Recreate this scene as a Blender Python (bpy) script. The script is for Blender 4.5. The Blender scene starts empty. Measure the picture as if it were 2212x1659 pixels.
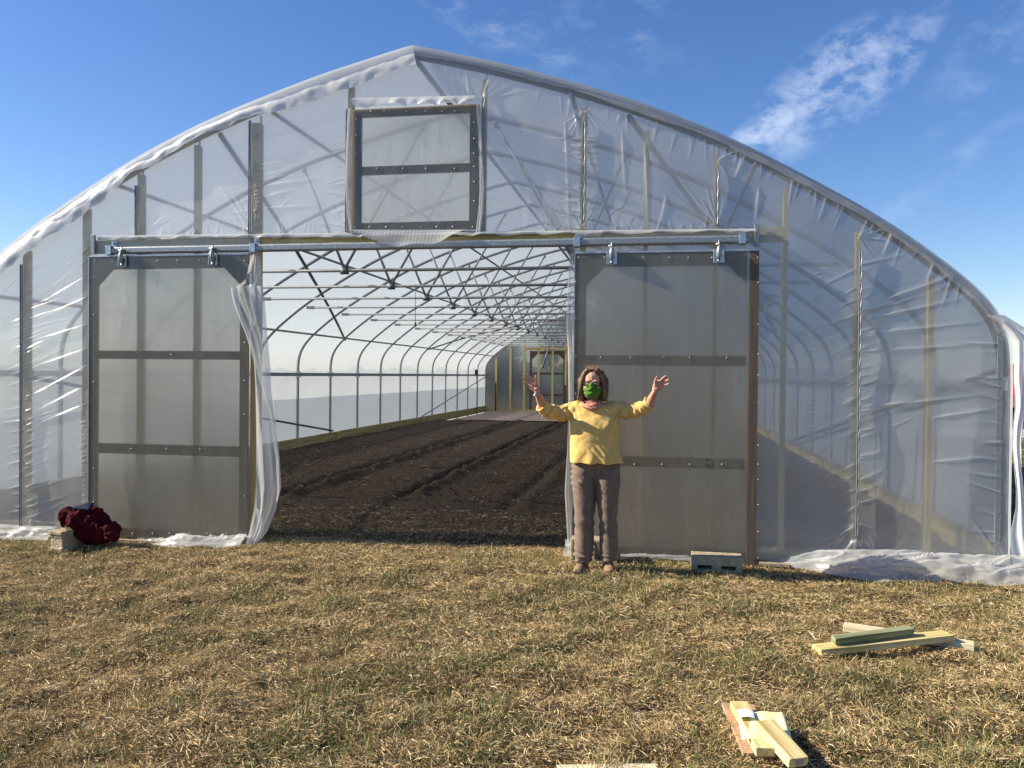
import bpy, math, random
import numpy as np
from mathutils import Vector, Matrix, Euler
from math import sin, cos, pi, radians, atan, tan, sqrt, exp

# ------------------------------------------------------------------ camera, sky, sun, exposure
sc = bpy.context.scene
FPX, PSI, PITCH, ROLL = 1800.0, radians(9.96), atan(20.5/1800), radians(0.55)
CAMH = 1.6
R3 = Matrix.Rotation(PSI, 3, 'Z') @ Matrix.Rotation(pi/2-PITCH, 3, 'X') @ Matrix.Rotation(ROLL, 3, 'Z')
cam = bpy.data.cameras.new('camera'); cam_o = bpy.data.objects.new('camera', cam)
sc.collection.objects.link(cam_o)
cam_o.matrix_world = Matrix.Translation((0, 0, CAMH)) @ R3.to_4x4()
cam.sensor_width = 36; cam.lens = 36*FPX/2212
cam.clip_start = 0.05; cam.clip_end = 6000
sc.camera = cam_o

SUN_EL, SUN_AZ = radians(31), radians(6.5)      # light travels towards +X, a little towards +Y, and down
LDIR = Vector((cos(SUN_EL)*cos(SUN_AZ), cos(SUN_EL)*sin(SUN_AZ), -sin(SUN_EL)))
sl = bpy.data.lights.new('sun', 'SUN'); sl.energy = 5.0; sl.angle = radians(0.55); sl.color = (1.0, .905, .74)
so = bpy.data.objects.new('sun', sl); sc.collection.objects.link(so)
so.rotation_euler = (-LDIR).to_track_quat('Z', 'Y').to_euler()

world = bpy.data.worlds.new('World'); sc.world = world; world.use_nodes = True
wn, wl = world.node_tree.nodes, world.node_tree.links
wn.clear()
def N(t, nodes=wn, **k):
    n = nodes.new(t)
    for a, b in k.items(): setattr(n, a, b)
    return n
sky = N('ShaderNodeTexSky', sky_type='NISHITA', sun_disc=False)
sky.sun_elevation = SUN_EL
toward = -LDIR
sky.sun_rotation = math.atan2(toward.x, toward.y)
sky.altitude = 300; sky.air_density = 1.0; sky.dust_density = 0.35; sky.ozone_density = 2.4
hs = N('ShaderNodeHueSaturation'); hs.inputs['Hue'].default_value = .508; hs.inputs['Saturation'].default_value = 1.24; hs.inputs['Value'].default_value = 1.0
wl.new(sky.outputs[0], hs.inputs['Color'])
tintm = N('ShaderNodeMixRGB', blend_type='MULTIPLY'); tintm.inputs[0].default_value = 1; tintm.inputs[2].default_value = (1.0, .975, 1.02, 1); wl.new(hs.outputs[0], tintm.inputs[1])
# cirrus: wisps on a high plane, from the view direction
tc = N('ShaderNodeTexCoord'); sep = N('ShaderNodeSeparateXYZ'); wl.new(tc.outputs['Generated'], sep.inputs[0])
def M_(op, a, b=None, c=None):
    n = N('ShaderNodeMath', operation=op)
    for i, v in enumerate((a, b, c)):
        if v is None: continue
        if isinstance(v, (int, float)): n.inputs[i].default_value = v
        else: wl.new(v, n.inputs[i])
    return n.outputs[0]
# azimuth / elevation of the direction
az = M_('ARCTAN2', sep.outputs[0], sep.outputs[1]); el = M_('ARCSINE', sep.outputs[2])
cmb = N('ShaderNodeCombineXYZ'); wl.new(az, cmb.inputs[0]); wl.new(el, cmb.inputs[1])
def rotmap(ang, sx, sy, seed):
    m = N('ShaderNodeMapping'); m.inputs['Rotation'].default_value = (0, 0, ang); m.inputs['Scale'].default_value = (sx, sy, 1)
    m.inputs['Location'].default_value = (seed, seed*.7, 0); 
    wl.new(cmb.outputs[0], m.inputs['Vector']); return m.outputs[0]
def noise_w(vec, scale, detail, rough, dist):
    n = N('ShaderNodeTexNoise'); n.inputs['Scale'].default_value = scale; n.inputs['Detail'].default_value = detail
    n.inputs['Roughness'].default_value = rough; n.inputs['Distortion'].default_value = dist
    wl.new(vec, n.inputs['Vector']); return n.outputs['Fac']
def blob(a0, e0, ra, re, rot):
    da = M_('SUBTRACT', az, a0); de = M_('SUBTRACT', el, e0)
    u = M_('ADD', M_('MULTIPLY', da, cos(rot)/ra), M_('MULTIPLY', de, sin(rot)/ra))
    v = M_('SUBTRACT', M_('MULTIPLY', de, cos(rot)/re), M_('MULTIPLY', da, sin(rot)/re))
    r2 = M_('ADD', M_('MULTIPLY', u, u), M_('MULTIPLY', v, v))
    return M_('MAXIMUM', M_('SUBTRACT', 1.0, r2), 0.0)
nw1 = noise_w(rotmap(-.75, 3.6, 6.2, 1.3), 5.2, 14, .66, .22)
nw2 = noise_w(rotmap(.5, 3.2, 6.4, 4.1), 4.6, 14, .64, .22)
def wisp(nz, b, lo, gain):
    return M_('MULTIPLY', M_('MULTIPLY', M_('MAXIMUM', M_('SUBTRACT', nz, lo), 0.0), gain), b)
CLOUDS_AT = []
def dir_of(px, py):
    d = (R3 @ Vector(((px-1106)/FPX, -(py-829.5)/FPX, -1))).normalized()
    return math.atan2(d.x, d.y), math.asin(d.z)
terms = []
for (px, py, ra, re, rot, nz, lo, gain) in [
        (1755, 215, .115, .048, .72, nw1, .42, 4.2), (1640, 285, .045, .020, .5, nw1, .33, 5.0),
        (1930, 150, .085, .022, .85, nw1, .44, 3.4), (1855, 120, .08, .035, .4, nw1, .45, 2.4),
        (1040, 40, .14, .030, -.45, nw2, .45, 1.4), (1370, 25, .06, .05, .2, nw2, .45, 1.1), (1200, 60, .20, .08, -.3, nw2, .50, .8),
        (2150, 55, .10, .022, .75, nw1, .43, 1.3), (2130, 170, .10, .02, .75, nw1, .46, 1.0), (2010, 400, .14, .02, .6, nw1, .44, .9)]:
    a0, e0 = dir_of(px, py)
    terms.append(wisp(nz, blob(a0, e0, ra, re, rot), lo, gain))
cov = terms[0]
for t in terms[1:]: cov = M_('ADD', cov, t)
cov = M_('MULTIPLY', M_('SUBTRACT', 1.0, M_('POWER', 2.718, M_('MULTIPLY', cov, -.75))), .54)
mixc = N('ShaderNodeMixRGB'); wl.new(cov, mixc.inputs[0]); wl.new(tintm.outputs[0], mixc.inputs[1]); mixc.inputs[2].default_value = (8.2, 8.6, 9.6, 1)
bg = N('ShaderNodeBackground'); bg.inputs['Strength'].default_value = 0.082
wl.new(mixc.outputs[0], bg.inputs['Color'])
wo = N('ShaderNodeOutputWorld'); wl.new(bg.outputs[0], wo.inputs[0])
sc.view_settings.view_transform = 'Standard'; sc.view_settings.look = 'None'
sc.view_settings.exposure = 0.95; sc.view_settings.gamma = 1.0
cy = sc.cycles
cy.use_denoising = True; cy.max_bounces = 10; cy.diffuse_bounces = 4; cy.transmission_bounces = 8
cy.transparent_max_bounces = 32; cy.glossy_bounces = 3; cy.caustics_reflective = False; cy.caustics_refractive = False
cy.sample_clamp_indirect = 8

# ------------------------------------------------------------------ helpers
rng = np.random.default_rng(7); random.seed(7)
Y0 = 7.4                         # plane of the front end wall
XC = -2.244                      # greenhouse centre line
PITCHY = 1.72                    # hoop spacing
NH = 17
YEND = Y0 + PITCHY*(NH-1)
HALF = 5.07
CAMV = Vector((0, 0, CAMH))
def ray(x, y): return R3 @ Vector(((x-1106)/FPX, -(y-829.5)/FPX, -1))
def onY(x, y, Y=Y0):
    d = ray(x, y); return CAMV + d*(Y/d.y)
def onX(x, y, X):
    d = ray(x, y); return CAMV + d*(X/d.x)
def gnd(x, y, z=0.0):
    d = ray(x, y); return CAMV + d*((z-CAMH)/d.z)
def lerp(a, b, t): return a+(b-a)*t
def sst(a, b, x):
    t = np.clip((x-a)/(b-a), 0, 1); return t*t*(3-2*t)

_P = rng.random((256, 256))
def vnoise(x, y):
    x = np.asarray(x, float); y = np.asarray(y, float)
    xi = np.floor(x).astype(int); yi = np.floor(y).astype(int)
    fx = x-xi; fy = y-yi; fx = fx*fx*(3-2*fx); fy = fy*fy*(3-2*fy)
    a = _P[xi & 255, yi & 255]; b = _P[(xi+1) & 255, yi & 255]; c = _P[xi & 255, (yi+1) & 255]; d = _P[(xi+1) & 255, (yi+1) & 255]
    return (a*(1-fx)+b*fx)*(1-fy)+(c*(1-fx)+d*fx)*fy
def fbm(x, y, o=4, g=.5):
    s = 0; a = 1; t = 0
    for i in range(o):
        s = s + a*vnoise(x*2**i+i*17.3, y*2**i+i*9.1); t += a; a *= g
    return s/t

class MB:
    def __init__(s): s.v = []; s.f = []; s.n = 0
    def add(s, V, Fc):
        s.v.extend([tuple(p) for p in V]); s.f.extend([tuple(i+s.n for i in q) for q in Fc]); s.n += len(V)
    def box(s, c, d, M=None):
        h = [k/2 for k in d]
        V = [Vector((sx*h[0], sy*h[1], sz*h[2])) for sx in (-1, 1) for sy in (-1, 1) for sz in (-1, 1)]
        if M is not None: V = [M @ v for v in V]
        c = Vector(c); V = [v+c for v in V]
        s.add(V, [(0, 1, 3, 2), (4, 6, 7, 5), (0, 4, 5, 1), (2, 3, 7, 6), (0, 2, 6, 4), (1, 5, 7, 3)]); return s
    def span(s, a, b):
        a = Vector(a); b = Vector(b); return s.box((a+b)/2, [abs(k) for k in (b-a)])
    def beam(s, p, q, w, h, up=(0, 0, 1)):
        p = Vector(p); q = Vector(q); X = (q-p); L = X.length; X.normalize(); up = Vector(up)
        Yv = up.cross(X); 
        if Yv.length < 1e-4: Yv = Vector((0, 1, 0)).cross(X)
        Yv.normalize(); Z = X.cross(Yv)
        Mx = Matrix((X, Yv, Z)).transposed()
        return s.box((p+q)/2, (L, w, h), Mx)
    def tube(s, pts, r, seg=8, cap=True, flat=None):
        pts = [Vector(p) for p in pts]; n = len(pts)
        if not hasattr(r, '__len__'): r = [r]*n
        T = []
        for i in range(n):
            t = (pts[min(i+1, n-1)]-pts[max(i-1, 0)])
            T.append(t.normalized() if t.length > 1e-9 else Vector((0, 0, 1)))
        ref = Vector((0, 0, 1)) if abs(T[0].z) < .9 else Vector((0, 1, 0))
        u = ref.cross(T[0]).normalized(); V = []
        for i in range(n):
            u = (u - T[i]*u.dot(T[i])).normalized(); w = T[i].cross(u)
            for k in range(seg):
                a = 2*pi*k/seg
                off = u*(cos(a)*r[i]) + w*(sin(a)*r[i])
                if flat: 
                    fd, fs = flat; off = off - fd*(off.dot(fd)*(1-fs))
                V.append(pts[i]+off)
        Fc = [(i*seg+k, i*seg+(k+1) % seg, (i+1)*seg+(k+1) % seg, (i+1)*seg+k) for i in range(n-1) for k in range(seg)]
        if cap: Fc += [tuple(range(seg))[::-1], tuple((n-1)*seg+k for k in range(seg))]
        s.add(V, Fc); return s
    def ell(s, c, r, M=None, nu=16, nv=10):
        V = []; c = Vector(c)
        for j in range(nv+1):
            ph = pi*j/nv
            for i in range(nu):
                th = 2*pi*i/nu
                v = Vector((r[0]*sin(ph)*cos(th), r[1]*sin(ph)*sin(th), r[2]*cos(ph)))
                if M is not None: v = M @ v
                V.append(c+v)
        s.add(V, [(j*nu+i, j*nu+(i+1) % nu, (j+1)*nu+(i+1) % nu, (j+1)*nu+i) for j in range(nv) for i in range(nu)]); return s
    def rings(s, rg, cap=True):
        m = len(rg[0]); V = [p for r_ in rg for p in r_]
        Fc = [(i*m+k, i*m+(k+1) % m, (i+1)*m+(k+1) % m, (i+1)*m+k) for i in range(len(rg)-1) for k in range(m)]
        if cap: Fc += [tuple(range(m))[::-1], tuple((len(rg)-1)*m+k for k in range(m))]
        s.add(V, Fc); return s
    def grid(s, G):
        nr, nc = len(G), len(G[0])
        s.add([p for r_ in G for p in r_], [(i*nc+k, i*nc+k+1, (i+1)*nc+k+1, (i+1)*nc+k) for i in range(nr-1) for k in range(nc-1)]); return s
    def build(s, name, mat, parent=None, smooth=False, bevel=0, solid=0, origin=None):
        me = bpy.data.meshes.new(name); me.from_pydata(s.v, [], s.f); me.update()
        return link(name, me, mat, parent, smooth, bevel, solid, origin)
def link(name, me, mat, parent=None, smooth=False, bevel=0, solid=0, origin=None):
    if mat is not None: me.materials.append(mat)
    if smooth: me.polygons.foreach_set('use_smooth', [True]*len(me.polygons))
    o = bpy.data.objects.new(name, me); sc.collection.objects.link(o)
    if parent is not None:
        o.parent = parent
        if parent.get('_w'): o.matrix_parent_inverse = parent.matrix_basis.inverted()
    if origin is not None:
        me.transform(Matrix.Translation(-Vector(origin))); o.location = origin
    if bevel:
        b = o.modifiers.new('bevel', 'BEVEL'); b.width = bevel; b.segments = 2; b.limit_method = 'ANGLE'
    if solid:
        b = o.modifiers.new('solid', 'SOLIDIFY'); b.thickness = solid; b.offset = 0
    return o
def big_mesh(name, V, Fc, mat, parent=None, smooth=True, col=None):
    V = np.asarray(V, np.float32); Fc = np.asarray(Fc, np.int32)
    me = bpy.data.meshes.new(name); k = Fc.shape[1]
    me.vertices.add(len(V)); me.vertices.foreach_set('co', V.ravel())
    me.loops.add(Fc.size); me.loops.foreach_set('vertex_index', Fc.ravel())
    me.polygons.add(len(Fc)); me.polygons.foreach_set('loop_start', np.arange(0, Fc.size, k, dtype=np.int32))
    me.update(calc_edges=True)
    if col is not None:
        a = me.color_attributes.new('Col', 'FLOAT_COLOR', 'POINT')
        c = np.ones((len(V), 4), np.float32); c[:, :3] = col; a.data.foreach_set('color', c.ravel())
    return link(name, me, mat, parent, smooth)
def grid_faces(nr, nc):
    i = np.arange(nr-1)[:, None]*nc+np.arange(nc-1)[None, :]
    i = i.ravel(); return np.stack([i, i+1, i+nc+1, i+nc], 1)
def empty(name, loc, rz=0):
    o = bpy.data.objects.new(name, None); sc.collection.objects.link(o); o.location = loc; o.rotation_euler = (0, 0, rz)
    o.empty_display_size = .1; return o
def tag(o, label=None, cat=None, group=None, kind=None):
    if label: o['label'] = label
    if cat: o['category'] = cat
    if group: o['group'] = group
    if kind: o['kind'] = kind
    return o
def wempty(name, loc):           # empty whose children are given in world coordinates
    o = empty(name, loc); o['_w'] = 1; return o
def keep(o, parent):             # parent already-placed world-space object
    o.parent = parent; o.matrix_parent_inverse = Matrix.Translation(parent.location).inverted(); return o
def remesh(mb, voxel, smooth_it=4, disp=None):
    me = bpy.data.meshes.new('tmp'); me.from_pydata(mb.v, [], mb.f); me.update()
    import bmesh
    bm = bmesh.new(); bm.from_mesh(me); bmesh.ops.recalc_face_normals(bm, faces=bm.faces); bm.to_mesh(me); bm.free()
    o = bpy.data.objects.new('tmp', me); sc.collection.objects.link(o)
    r = o.modifiers.new('r', 'REMESH'); r.mode = 'VOXEL'; r.voxel_size = voxel
    if smooth_it:
        q = o.modifiers.new('s', 'SMOOTH'); q.factor = .5; q.iterations = smooth_it
    dg = bpy.context.evaluated_depsgraph_get()
    out = bpy.data.meshes.new_from_object(o.evaluated_get(dg)); bpy.data.objects.remove(o)
    if disp is not None:
        n = len(out.vertices); co = np.empty(n*3, np.float32); no = np.empty(n*3, np.float32)
        out.vertices.foreach_get('co', co); out.vertices.foreach_get('normal', no)
        co = co.reshape(-1, 3); no = no.reshape(-1, 3)
        co = co + no*disp(co)[:, None]
        out.vertices.foreach_set('co', co.astype(np.float32).ravel()); out.update()
    return out

# ------------------------------------------------------------------ materials
def mat(name):
    m = bpy.data.materials.new(name); m.use_nodes = True; m.node_tree.nodes.clear(); return m
class MT:
    def __init__(s, name): s.m = mat(name); s.n = s.m.node_tree.nodes; s.l = s.m.node_tree.links
    def node(s, t, ins=None, **k):
        n = s.n.new(t)
        for a, b in k.items(): setattr(n, a, b)
        for a, b in (ins or {}).items(): s.set(n, a, b)
        return n
    def set(s, n, a, b):
        if isinstance(b, bpy.types.NodeSocket): s.l.new(b, n.inputs[a])
        else:
            if isinstance(b, tuple) and len(b) == 3 and n.inputs[a].type == 'RGBA': b = b+(1,)
            n.inputs[a].default_value = b
    def coord(s, scale=(1, 1, 1), kind='Object', rot=(0, 0, 0), loc=(0, 0, 0)):
        t = s.node('ShaderNodeTexCoord'); return s.node('ShaderNodeMapping', {'Vector': t.outputs[kind], 'Scale': scale, 'Rotation': rot, 'Location': loc}).outputs[0]
    def noise(s, vec, scale=5, detail=4, rough=.5, dist=0):
        return s.node('ShaderNodeTexNoise', {'Vector': vec, 'Scale': scale, 'Detail': detail, 'Roughness': rough, 'Distortion': dist}).outputs['Fac']
    def ramp(s, fac, stops):
        r = s.node('ShaderNodeValToRGB', {'Fac': fac}); e = r.color_ramp.elements
        while len(e) < len(stops): e.new(.5)
        for i, (p, c) in enumerate(stops): e[i].position = p; e[i].color = tuple(c)+(1,) if len(c) == 3 else c
        return r.outputs[0]
    def mix(s, f, a, b, mode='MIX'):
        return s.node('ShaderNodeMixRGB', {0: f, 1: a, 2: b}, blend_type=mode).outputs[0]
    def math(s, op, a, b=0.0): return s.node('ShaderNodeMath', {0: a, 1: b}, operation=op).outputs[0]
    def bump(s, h, strength=.3, dist=.01):
        return s.node('ShaderNodeBump', {'Height': h, 'Strength': strength, 'Distance': dist}).outputs[0]
    def bsdf(s, col, rough=.7, metal=0, normal=None, spec=.5, **k):
        b = s.node('ShaderNodeBsdfPrincipled', {'Base Color': col, 'Roughness': rough, 'Metallic': metal, 'Specular IOR Level': spec})
        for a, v in k.items(): s.set(b, a.replace('_', ' '), v)
        if normal is not None: s.l.new(normal, b.inputs['Normal'])
        return b.outputs[0]
    def out(s, sh): s.node('ShaderNodeOutputMaterial', {'Surface': sh}); return s.m

def haze_lobes(t, normal=None, rough=1.0, ior=1.06):
    """see-through light scattered a few degrees by the plastic: two opposite weak refractions"""
    ins = {'Color': (.96, .97, .98), 'Roughness': rough}
    a = t.node('ShaderNodeBsdfRefraction', dict(ins, IOR=ior)).outputs[0]; b = t.node('ShaderNodeBsdfRefraction', dict(ins, IOR=1/ior)).outputs[0]
    return t.node('ShaderNodeMixShader', {0: .5, 1: a, 2: b}).outputs[0]
def film_mat(name, trans, tint=(.82, .85, .88), transl=.6, gloss=.06, patch=.12, haze=0.0):
    t = MT(name); c = t.coord()
    n1 = t.noise(c, 1.3, 5, .6, .5); n3 = t.noise(t.coord((1, 1, .35)), 7, 6, .7, .4)
    fac = t.math('ADD', trans-patch/2, t.math('MULTIPLY', t.math('ADD', t.math('MULTIPLY', n1, .6), t.math('MULTIPLY', n3, .4)), patch))
    nb = t.noise(t.coord((1, 1, 1)), 9, 4, .6, .8)
    bmp = t.bump(nb, .25, .01)
    dif = t.node('ShaderNodeBsdfDiffuse', {'Color': tint, 'Normal': bmp}).outputs[0]
    trl = t.node('ShaderNodeBsdfTranslucent', {'Color': tint, 'Normal': bmp}).outputs[0]
    gls = t.node('ShaderNodeBsdfGlossy', {'Color': (1, 1, 1), 'Roughness': .28, 'Normal': bmp}).outputs[0]
    body = t.node('ShaderNodeMixShader', {0: transl, 1: dif, 2: trl}).outputs[0]
    lw = t.node('ShaderNodeLayerWeight', {'Blend': .32}).outputs['Facing']
    f2 = t.math('MULTIPLY', fac, t.math('SUBTRACT', 1.0, t.math('MULTIPLY', lw, .75)))
    tr = t.node('ShaderNodeBsdfTransparent', {'Color': (.97, .98, 1.0)}).outputs[0]
    if haze: tr = t.node('ShaderNodeMixShader', {0: haze, 1: tr, 2: haze_lobes(t)}).outputs[0]
    m1 = t.node('ShaderNodeMixShader', {0: gloss, 1: body, 2: gls}).outputs[0]
    return t.out(t.node('ShaderNodeMixShader', {0: f2, 1: m1, 2: tr}).outputs[0])
FILM = film_mat('greenhouse_film', .24, tint=(.52, .565, .61), transl=.46)
FILM_WALL = film_mat('end_wall_film', .58, tint=(.96, .95, .93), transl=.46, gloss=.14, patch=.16, haze=.42)
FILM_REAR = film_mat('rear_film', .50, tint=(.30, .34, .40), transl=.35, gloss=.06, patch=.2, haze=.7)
FILM_CURT = film_mat('curtain_film', .40, tint=(.78, .78, .79), transl=.45, gloss=.12, patch=.2)
FILM_DENSE = film_mat('folded_film', .10, tint=(.86, .87, .88), transl=.45, gloss=.08)
FILM_HEM = film_mat('bunched_film', .06, tint=(.90, .90, .90), transl=.35, gloss=.08)
FILM_SKIRT = film_mat('loose_film', .52, tint=(.84, .85, .84), transl=.5, gloss=.12, patch=.30)

def poly_mat():
    t = MT('twin_wall_polycarbonate'); c = t.coord()
    w = t.node('ShaderNodeTexWave', {'Vector': t.coord((1, 0, 0)), 'Scale': 22.0, 'Distortion': 0.0}, wave_type='BANDS', bands_direction='X').outputs['Fac']
    n = t.noise(t.coord((6, 1, .8)), 2, 6, .65)
    stain = t.noise(c, 1.7, 6, .7, .6)
    fac = t.math('ADD', .66, t.math('MULTIPLY', w, .07)); fac = t.math('ADD', fac, t.math('MULTIPLY', n, .22))
    col = t.ramp(stain, [(.3, (.84, .765, .62)), (.62, (.97, .91, .78))])
    sz = t.node('ShaderNodeSeparateXYZ', {0: t.coord()}).outputs[2]
    spl = t.math('MULTIPLY', t.ramp(sz, [(.05, (1, 1, 1)), (.75, (0, 0, 0))]), t.ramp(t.noise(t.coord((9, 9, 5)), 4, 6, .75), [(.42, (0, 0, 0)), (.7, (1, 1, 1))]))
    col = t.mix(t.math('MULTIPLY', spl, .8), col, (.30, .22, .14)); fac = t.math('SUBTRACT', fac, t.math('MULTIPLY', spl, .18))
    dust = t.ramp(t.noise(t.coord((22, 1, .9)), 2.5, 5, .7), [(.55, (0, 0, 0)), (.8, (1, 1, 1))]); fac = t.math('SUBTRACT', fac, t.math('MULTIPLY', dust, .22))
    blot = t.ramp(t.noise(t.coord((1, 1, 1)), 26, 5, .7, .6), [(.5, (0, 0, 0)), (.62, (1, 1, 1))]); blm = t.ramp(stain, [(.56, (0, 0, 0)), (.68, (1, 1, 1))])
    fac = t.math('ADD', fac, t.math('MULTIPLY', t.math('MULTIPLY', blot, blm), .22))
    bmp = t.bump(w, .10, .003)
    dif = t.node('ShaderNodeBsdfDiffuse', {'Color': col, 'Normal': bmp}).outputs[0]
    trl = t.node('ShaderNodeBsdfTranslucent', {'Color': col}).outputs[0]
    gls = t.node('ShaderNodeBsdfGlossy', {'Color': (1, 1, 1), 'Roughness': .18, 'Normal': bmp}).outputs[0]
    fr = t.node('ShaderNodeFresnel', {'IOR': 1.4}).outputs[0]
    body = t.node('ShaderNodeMixShader', {0: .38, 1: dif, 2: trl}).outputs[0]
    tr = t.node('ShaderNodeBsdfTransparent', {'Color': (.98, .95, .88)}).outputs[0]
    tr = t.node('ShaderNodeMixShader', {0: .55, 1: tr, 2: haze_lobes(t)}).outputs[0]
    m = t.node('ShaderNodeMixShader', {0: fac, 1: body, 2: tr}).outputs[0]
    return t.out(t.node('ShaderNodeMixShader', {0: fr, 1: m, 2: gls}).outputs[0])
POLY = poly_mat()

def wood(name, stops, axis='X', rough=.75, scale=1.0, knots=True):
    t = MT(name)
    sc_ = {'X': (.9, 24, 24), 'Z': (24, 24, .9), 'Y': (24, .9, 24)}[axis]
    sc_ = tuple(k*scale for k in sc_)
    c = t.coord(sc_)
    g = t.noise(c, 3, 6, .62, 1.1)
    big = t.noise(t.coord(tuple(.25*k for k in sc_)), 3, 3, .5, .5)
    f = t.math('ADD', t.math('MULTIPLY', g, .65), t.math('MULTIPLY', big, .35))
    col = t.ramp(f, stops)
    if knots:
        v = t.node('ShaderNodeTexVoronoi', {'Vector': t.coord(tuple((.28 if k < 2 else .55)*(k if k > 2 else 8)*.4 for k in sc_)), 'Scale': 1.6}).outputs['Distance']
        k = t.ramp(v, [(.03, (0, 0, 0)), (.075, (1, 1, 1))])
        col = t.mix(k, tuple(x*.35 for x in stops[0][1]), col)
    return t.out(t.bsdf(col, rough, normal=t.bump(g, .25, .004), spec=.3))
NEWW = [(.30, (.34, .27, .10)), (.50, (.56, .45, .18)), (.72, (.68, .58, .28))]
OLDW = [(.30, (.20, .15, .095)), (.52, (.36, .285, .20)), (.75, (.50, .42, .31))]
W_NEW_Z = wood('treated_timber_upright', [(.30, (.46, .35, .12)), (.50, (.70, .57, .24)), (.72, (.80, .69, .36))], 'Z'); W_NEW_X = wood('treated_timber_level', [(.38, (.33, .26, .10)), (.5, (.56, .46, .19)), (.64, (.70, .61, .32))], 'X'); W_NEW_Y = wood('treated_timber_long', [(.38, (.24, .19, .08)), (.50, (.46, .37, .16)), (.62, (.62, .52, .27))], 'Y')
W_OLD_Z = wood('weathered_timber_upright', OLDW, 'Z'); W_OLD_X = wood('weathered_timber_level', OLDW, 'X')
W_OFF = wood('yellow_offcut', [(.38, (.44, .31, .10)), (.5, (.66, .53, .24)), (.62, (.80, .70, .42))], 'X')
W_PALE = wood('pale_offcut', [(.38, (.50, .40, .23)), (.5, (.68, .59, .38)), (.64, (.78, .72, .54))], 'X', knots=False)
W_GREEN = wood('green_offcut', [(.38, (.13, .14, .07)), (.5, (.26, .28, .15)), (.64, (.40, .41, .26))], 'X')
W_BROWN = wood('brown_plank', [(.3, (.30, .17, .09)), (.5, (.44, .28, .17)), (.72, (.54, .38, .26))], 'X', knots=False)

def metal(name, col=(.42, .45, .48), rough=.42, m=.75):
    t = MT(name); c = t.coord((3, 3, 3))
    n = t.noise(c, 12, 5, .6)
    cc = t.ramp(n, [(.3, tuple(k*.72 for k in col)), (.7, tuple(min(1, k*1.15) for k in col))])
    r = t.math('ADD', rough-.1, t.math('MULTIPLY', n, .2))
    return t.out(t.bsdf(cc, r, m))
GALV = metal('galvanized_steel', (.36, .39, .41), .48, .6); TUBE = metal('grey_tube', (.42, .44, .46), .5, .35); GALV_D = metal('steel_tube', (.13, .14, .15), .5, .4); ALU = metal('aluminium_edge', (.62, .63, .64), .45, .8)
ZINC = metal('zinc_plate', (.55, .60, .64), .35, .85)
def plain(name, col, rough=.8, var=.25, scale=20, bump=0, spec=.3, **k):
    t = MT(name); c = t.coord()
    n = t.noise(c, scale, 5, .6)
    cc = t.ramp(n, [(.3, tuple(x*(1-var) for x in col)), (.7, tuple(min(1, x*(1+var)) for x in col))])
    return t.out(t.bsdf(cc, rough, normal=t.bump(n, bump, .01) if bump else None, spec=spec, **k))
def concrete():
    t = MT('concrete'); c = t.coord()
    n = t.noise(c, 14, 6, .65); f = t.noise(c, 160, 3, .7)
    pit = t.node('ShaderNodeTexVoronoi', {'Vector': c, 'Scale': 75.0}).outputs['Distance']
    col = t.ramp(n, [(.3, (.30, .24, .15)), (.5, (.47, .385, .255)), (.75, (.60, .51, .36))])
    col = t.mix(t.ramp(f, [(.35, (.45, .45, .45)), (.6, (0, 0, 0))]), col, (.16, .14, .11))
    h = t.math('ADD', t.math('MULTIPLY', f, .8), t.math('MULTIPLY', pit, .9))
    return t.out(t.bsdf(col, .95, normal=t.bump(h, .8, .006), spec=.2))
CONC = concrete()
def vcol(name, rough=.75, transl=.25, spec=.25):
    t = MT(name); a = t.node('ShaderNodeVertexColor', layer_name='Col').outputs[0]
    b = t.bsdf(a, rough, spec=spec); tr = t.node('ShaderNodeBsdfTranslucent', {'Color': a}).outputs[0]
    return t.out(t.node('ShaderNodeMixShader', {0: transl, 1: b, 2: tr}).outputs[0])
BLADE = vcol('grass_blades', .7, .14, .3)
def lawn():
    t = MT('mown_ground'); c = t.coord()
    n1 = t.noise(c, 1.1, 6, .6, .4); n2 = t.noise(c, 60, 5, .7); n3 = t.noise(c, 7, 5, .65)
    a = t.ramp(n2, [(.3, (.035, .023, .013)), (.55, (.11, .075, .04)), (.8, (.26, .19, .11))])
    b = t.ramp(n2, [(.3, (.030, .032, .014)), (.6, (.085, .085, .035)), (.85, (.16, .15, .07))])
    col = t.mix(t.ramp(n1, [(.42, (0, 0, 0)), (.62, (1, 1, 1))]), a, b)
    return t.out(t.bsdf(col, .95, normal=t.bump(t.math('ADD', n2, n3), .7, .02), spec=.1))
def soil():
    t = MT('tilled_soil'); c = t.coord()
    n1 = t.noise(c, 1.2, 5, .6, .3); n2 = t.noise(c, 45, 6, .75); n3 = t.noise(t.coord((1, 5, 1)), 3, 5, .6)
    col = t.ramp(n2, [(.3, (.038, .027, .019)), (.55, (.090, .065, .047)), (.8, (.17, .126, .092))])
    col = t.mix(t.ramp(t.math('ADD', t.math('MULTIPLY', n1, .5), t.math('MULTIPLY', n3, .5)), [(.4, (0, 0, 0)), (.65, (.7, .7, .7))]), col, (.075, .060, .048))
    return t.out(t.bsdf(col, .97, normal=t.bump(n2, .9, .03), spec=.1))
LAWN, SOIL = lawn(), soil()

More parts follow.
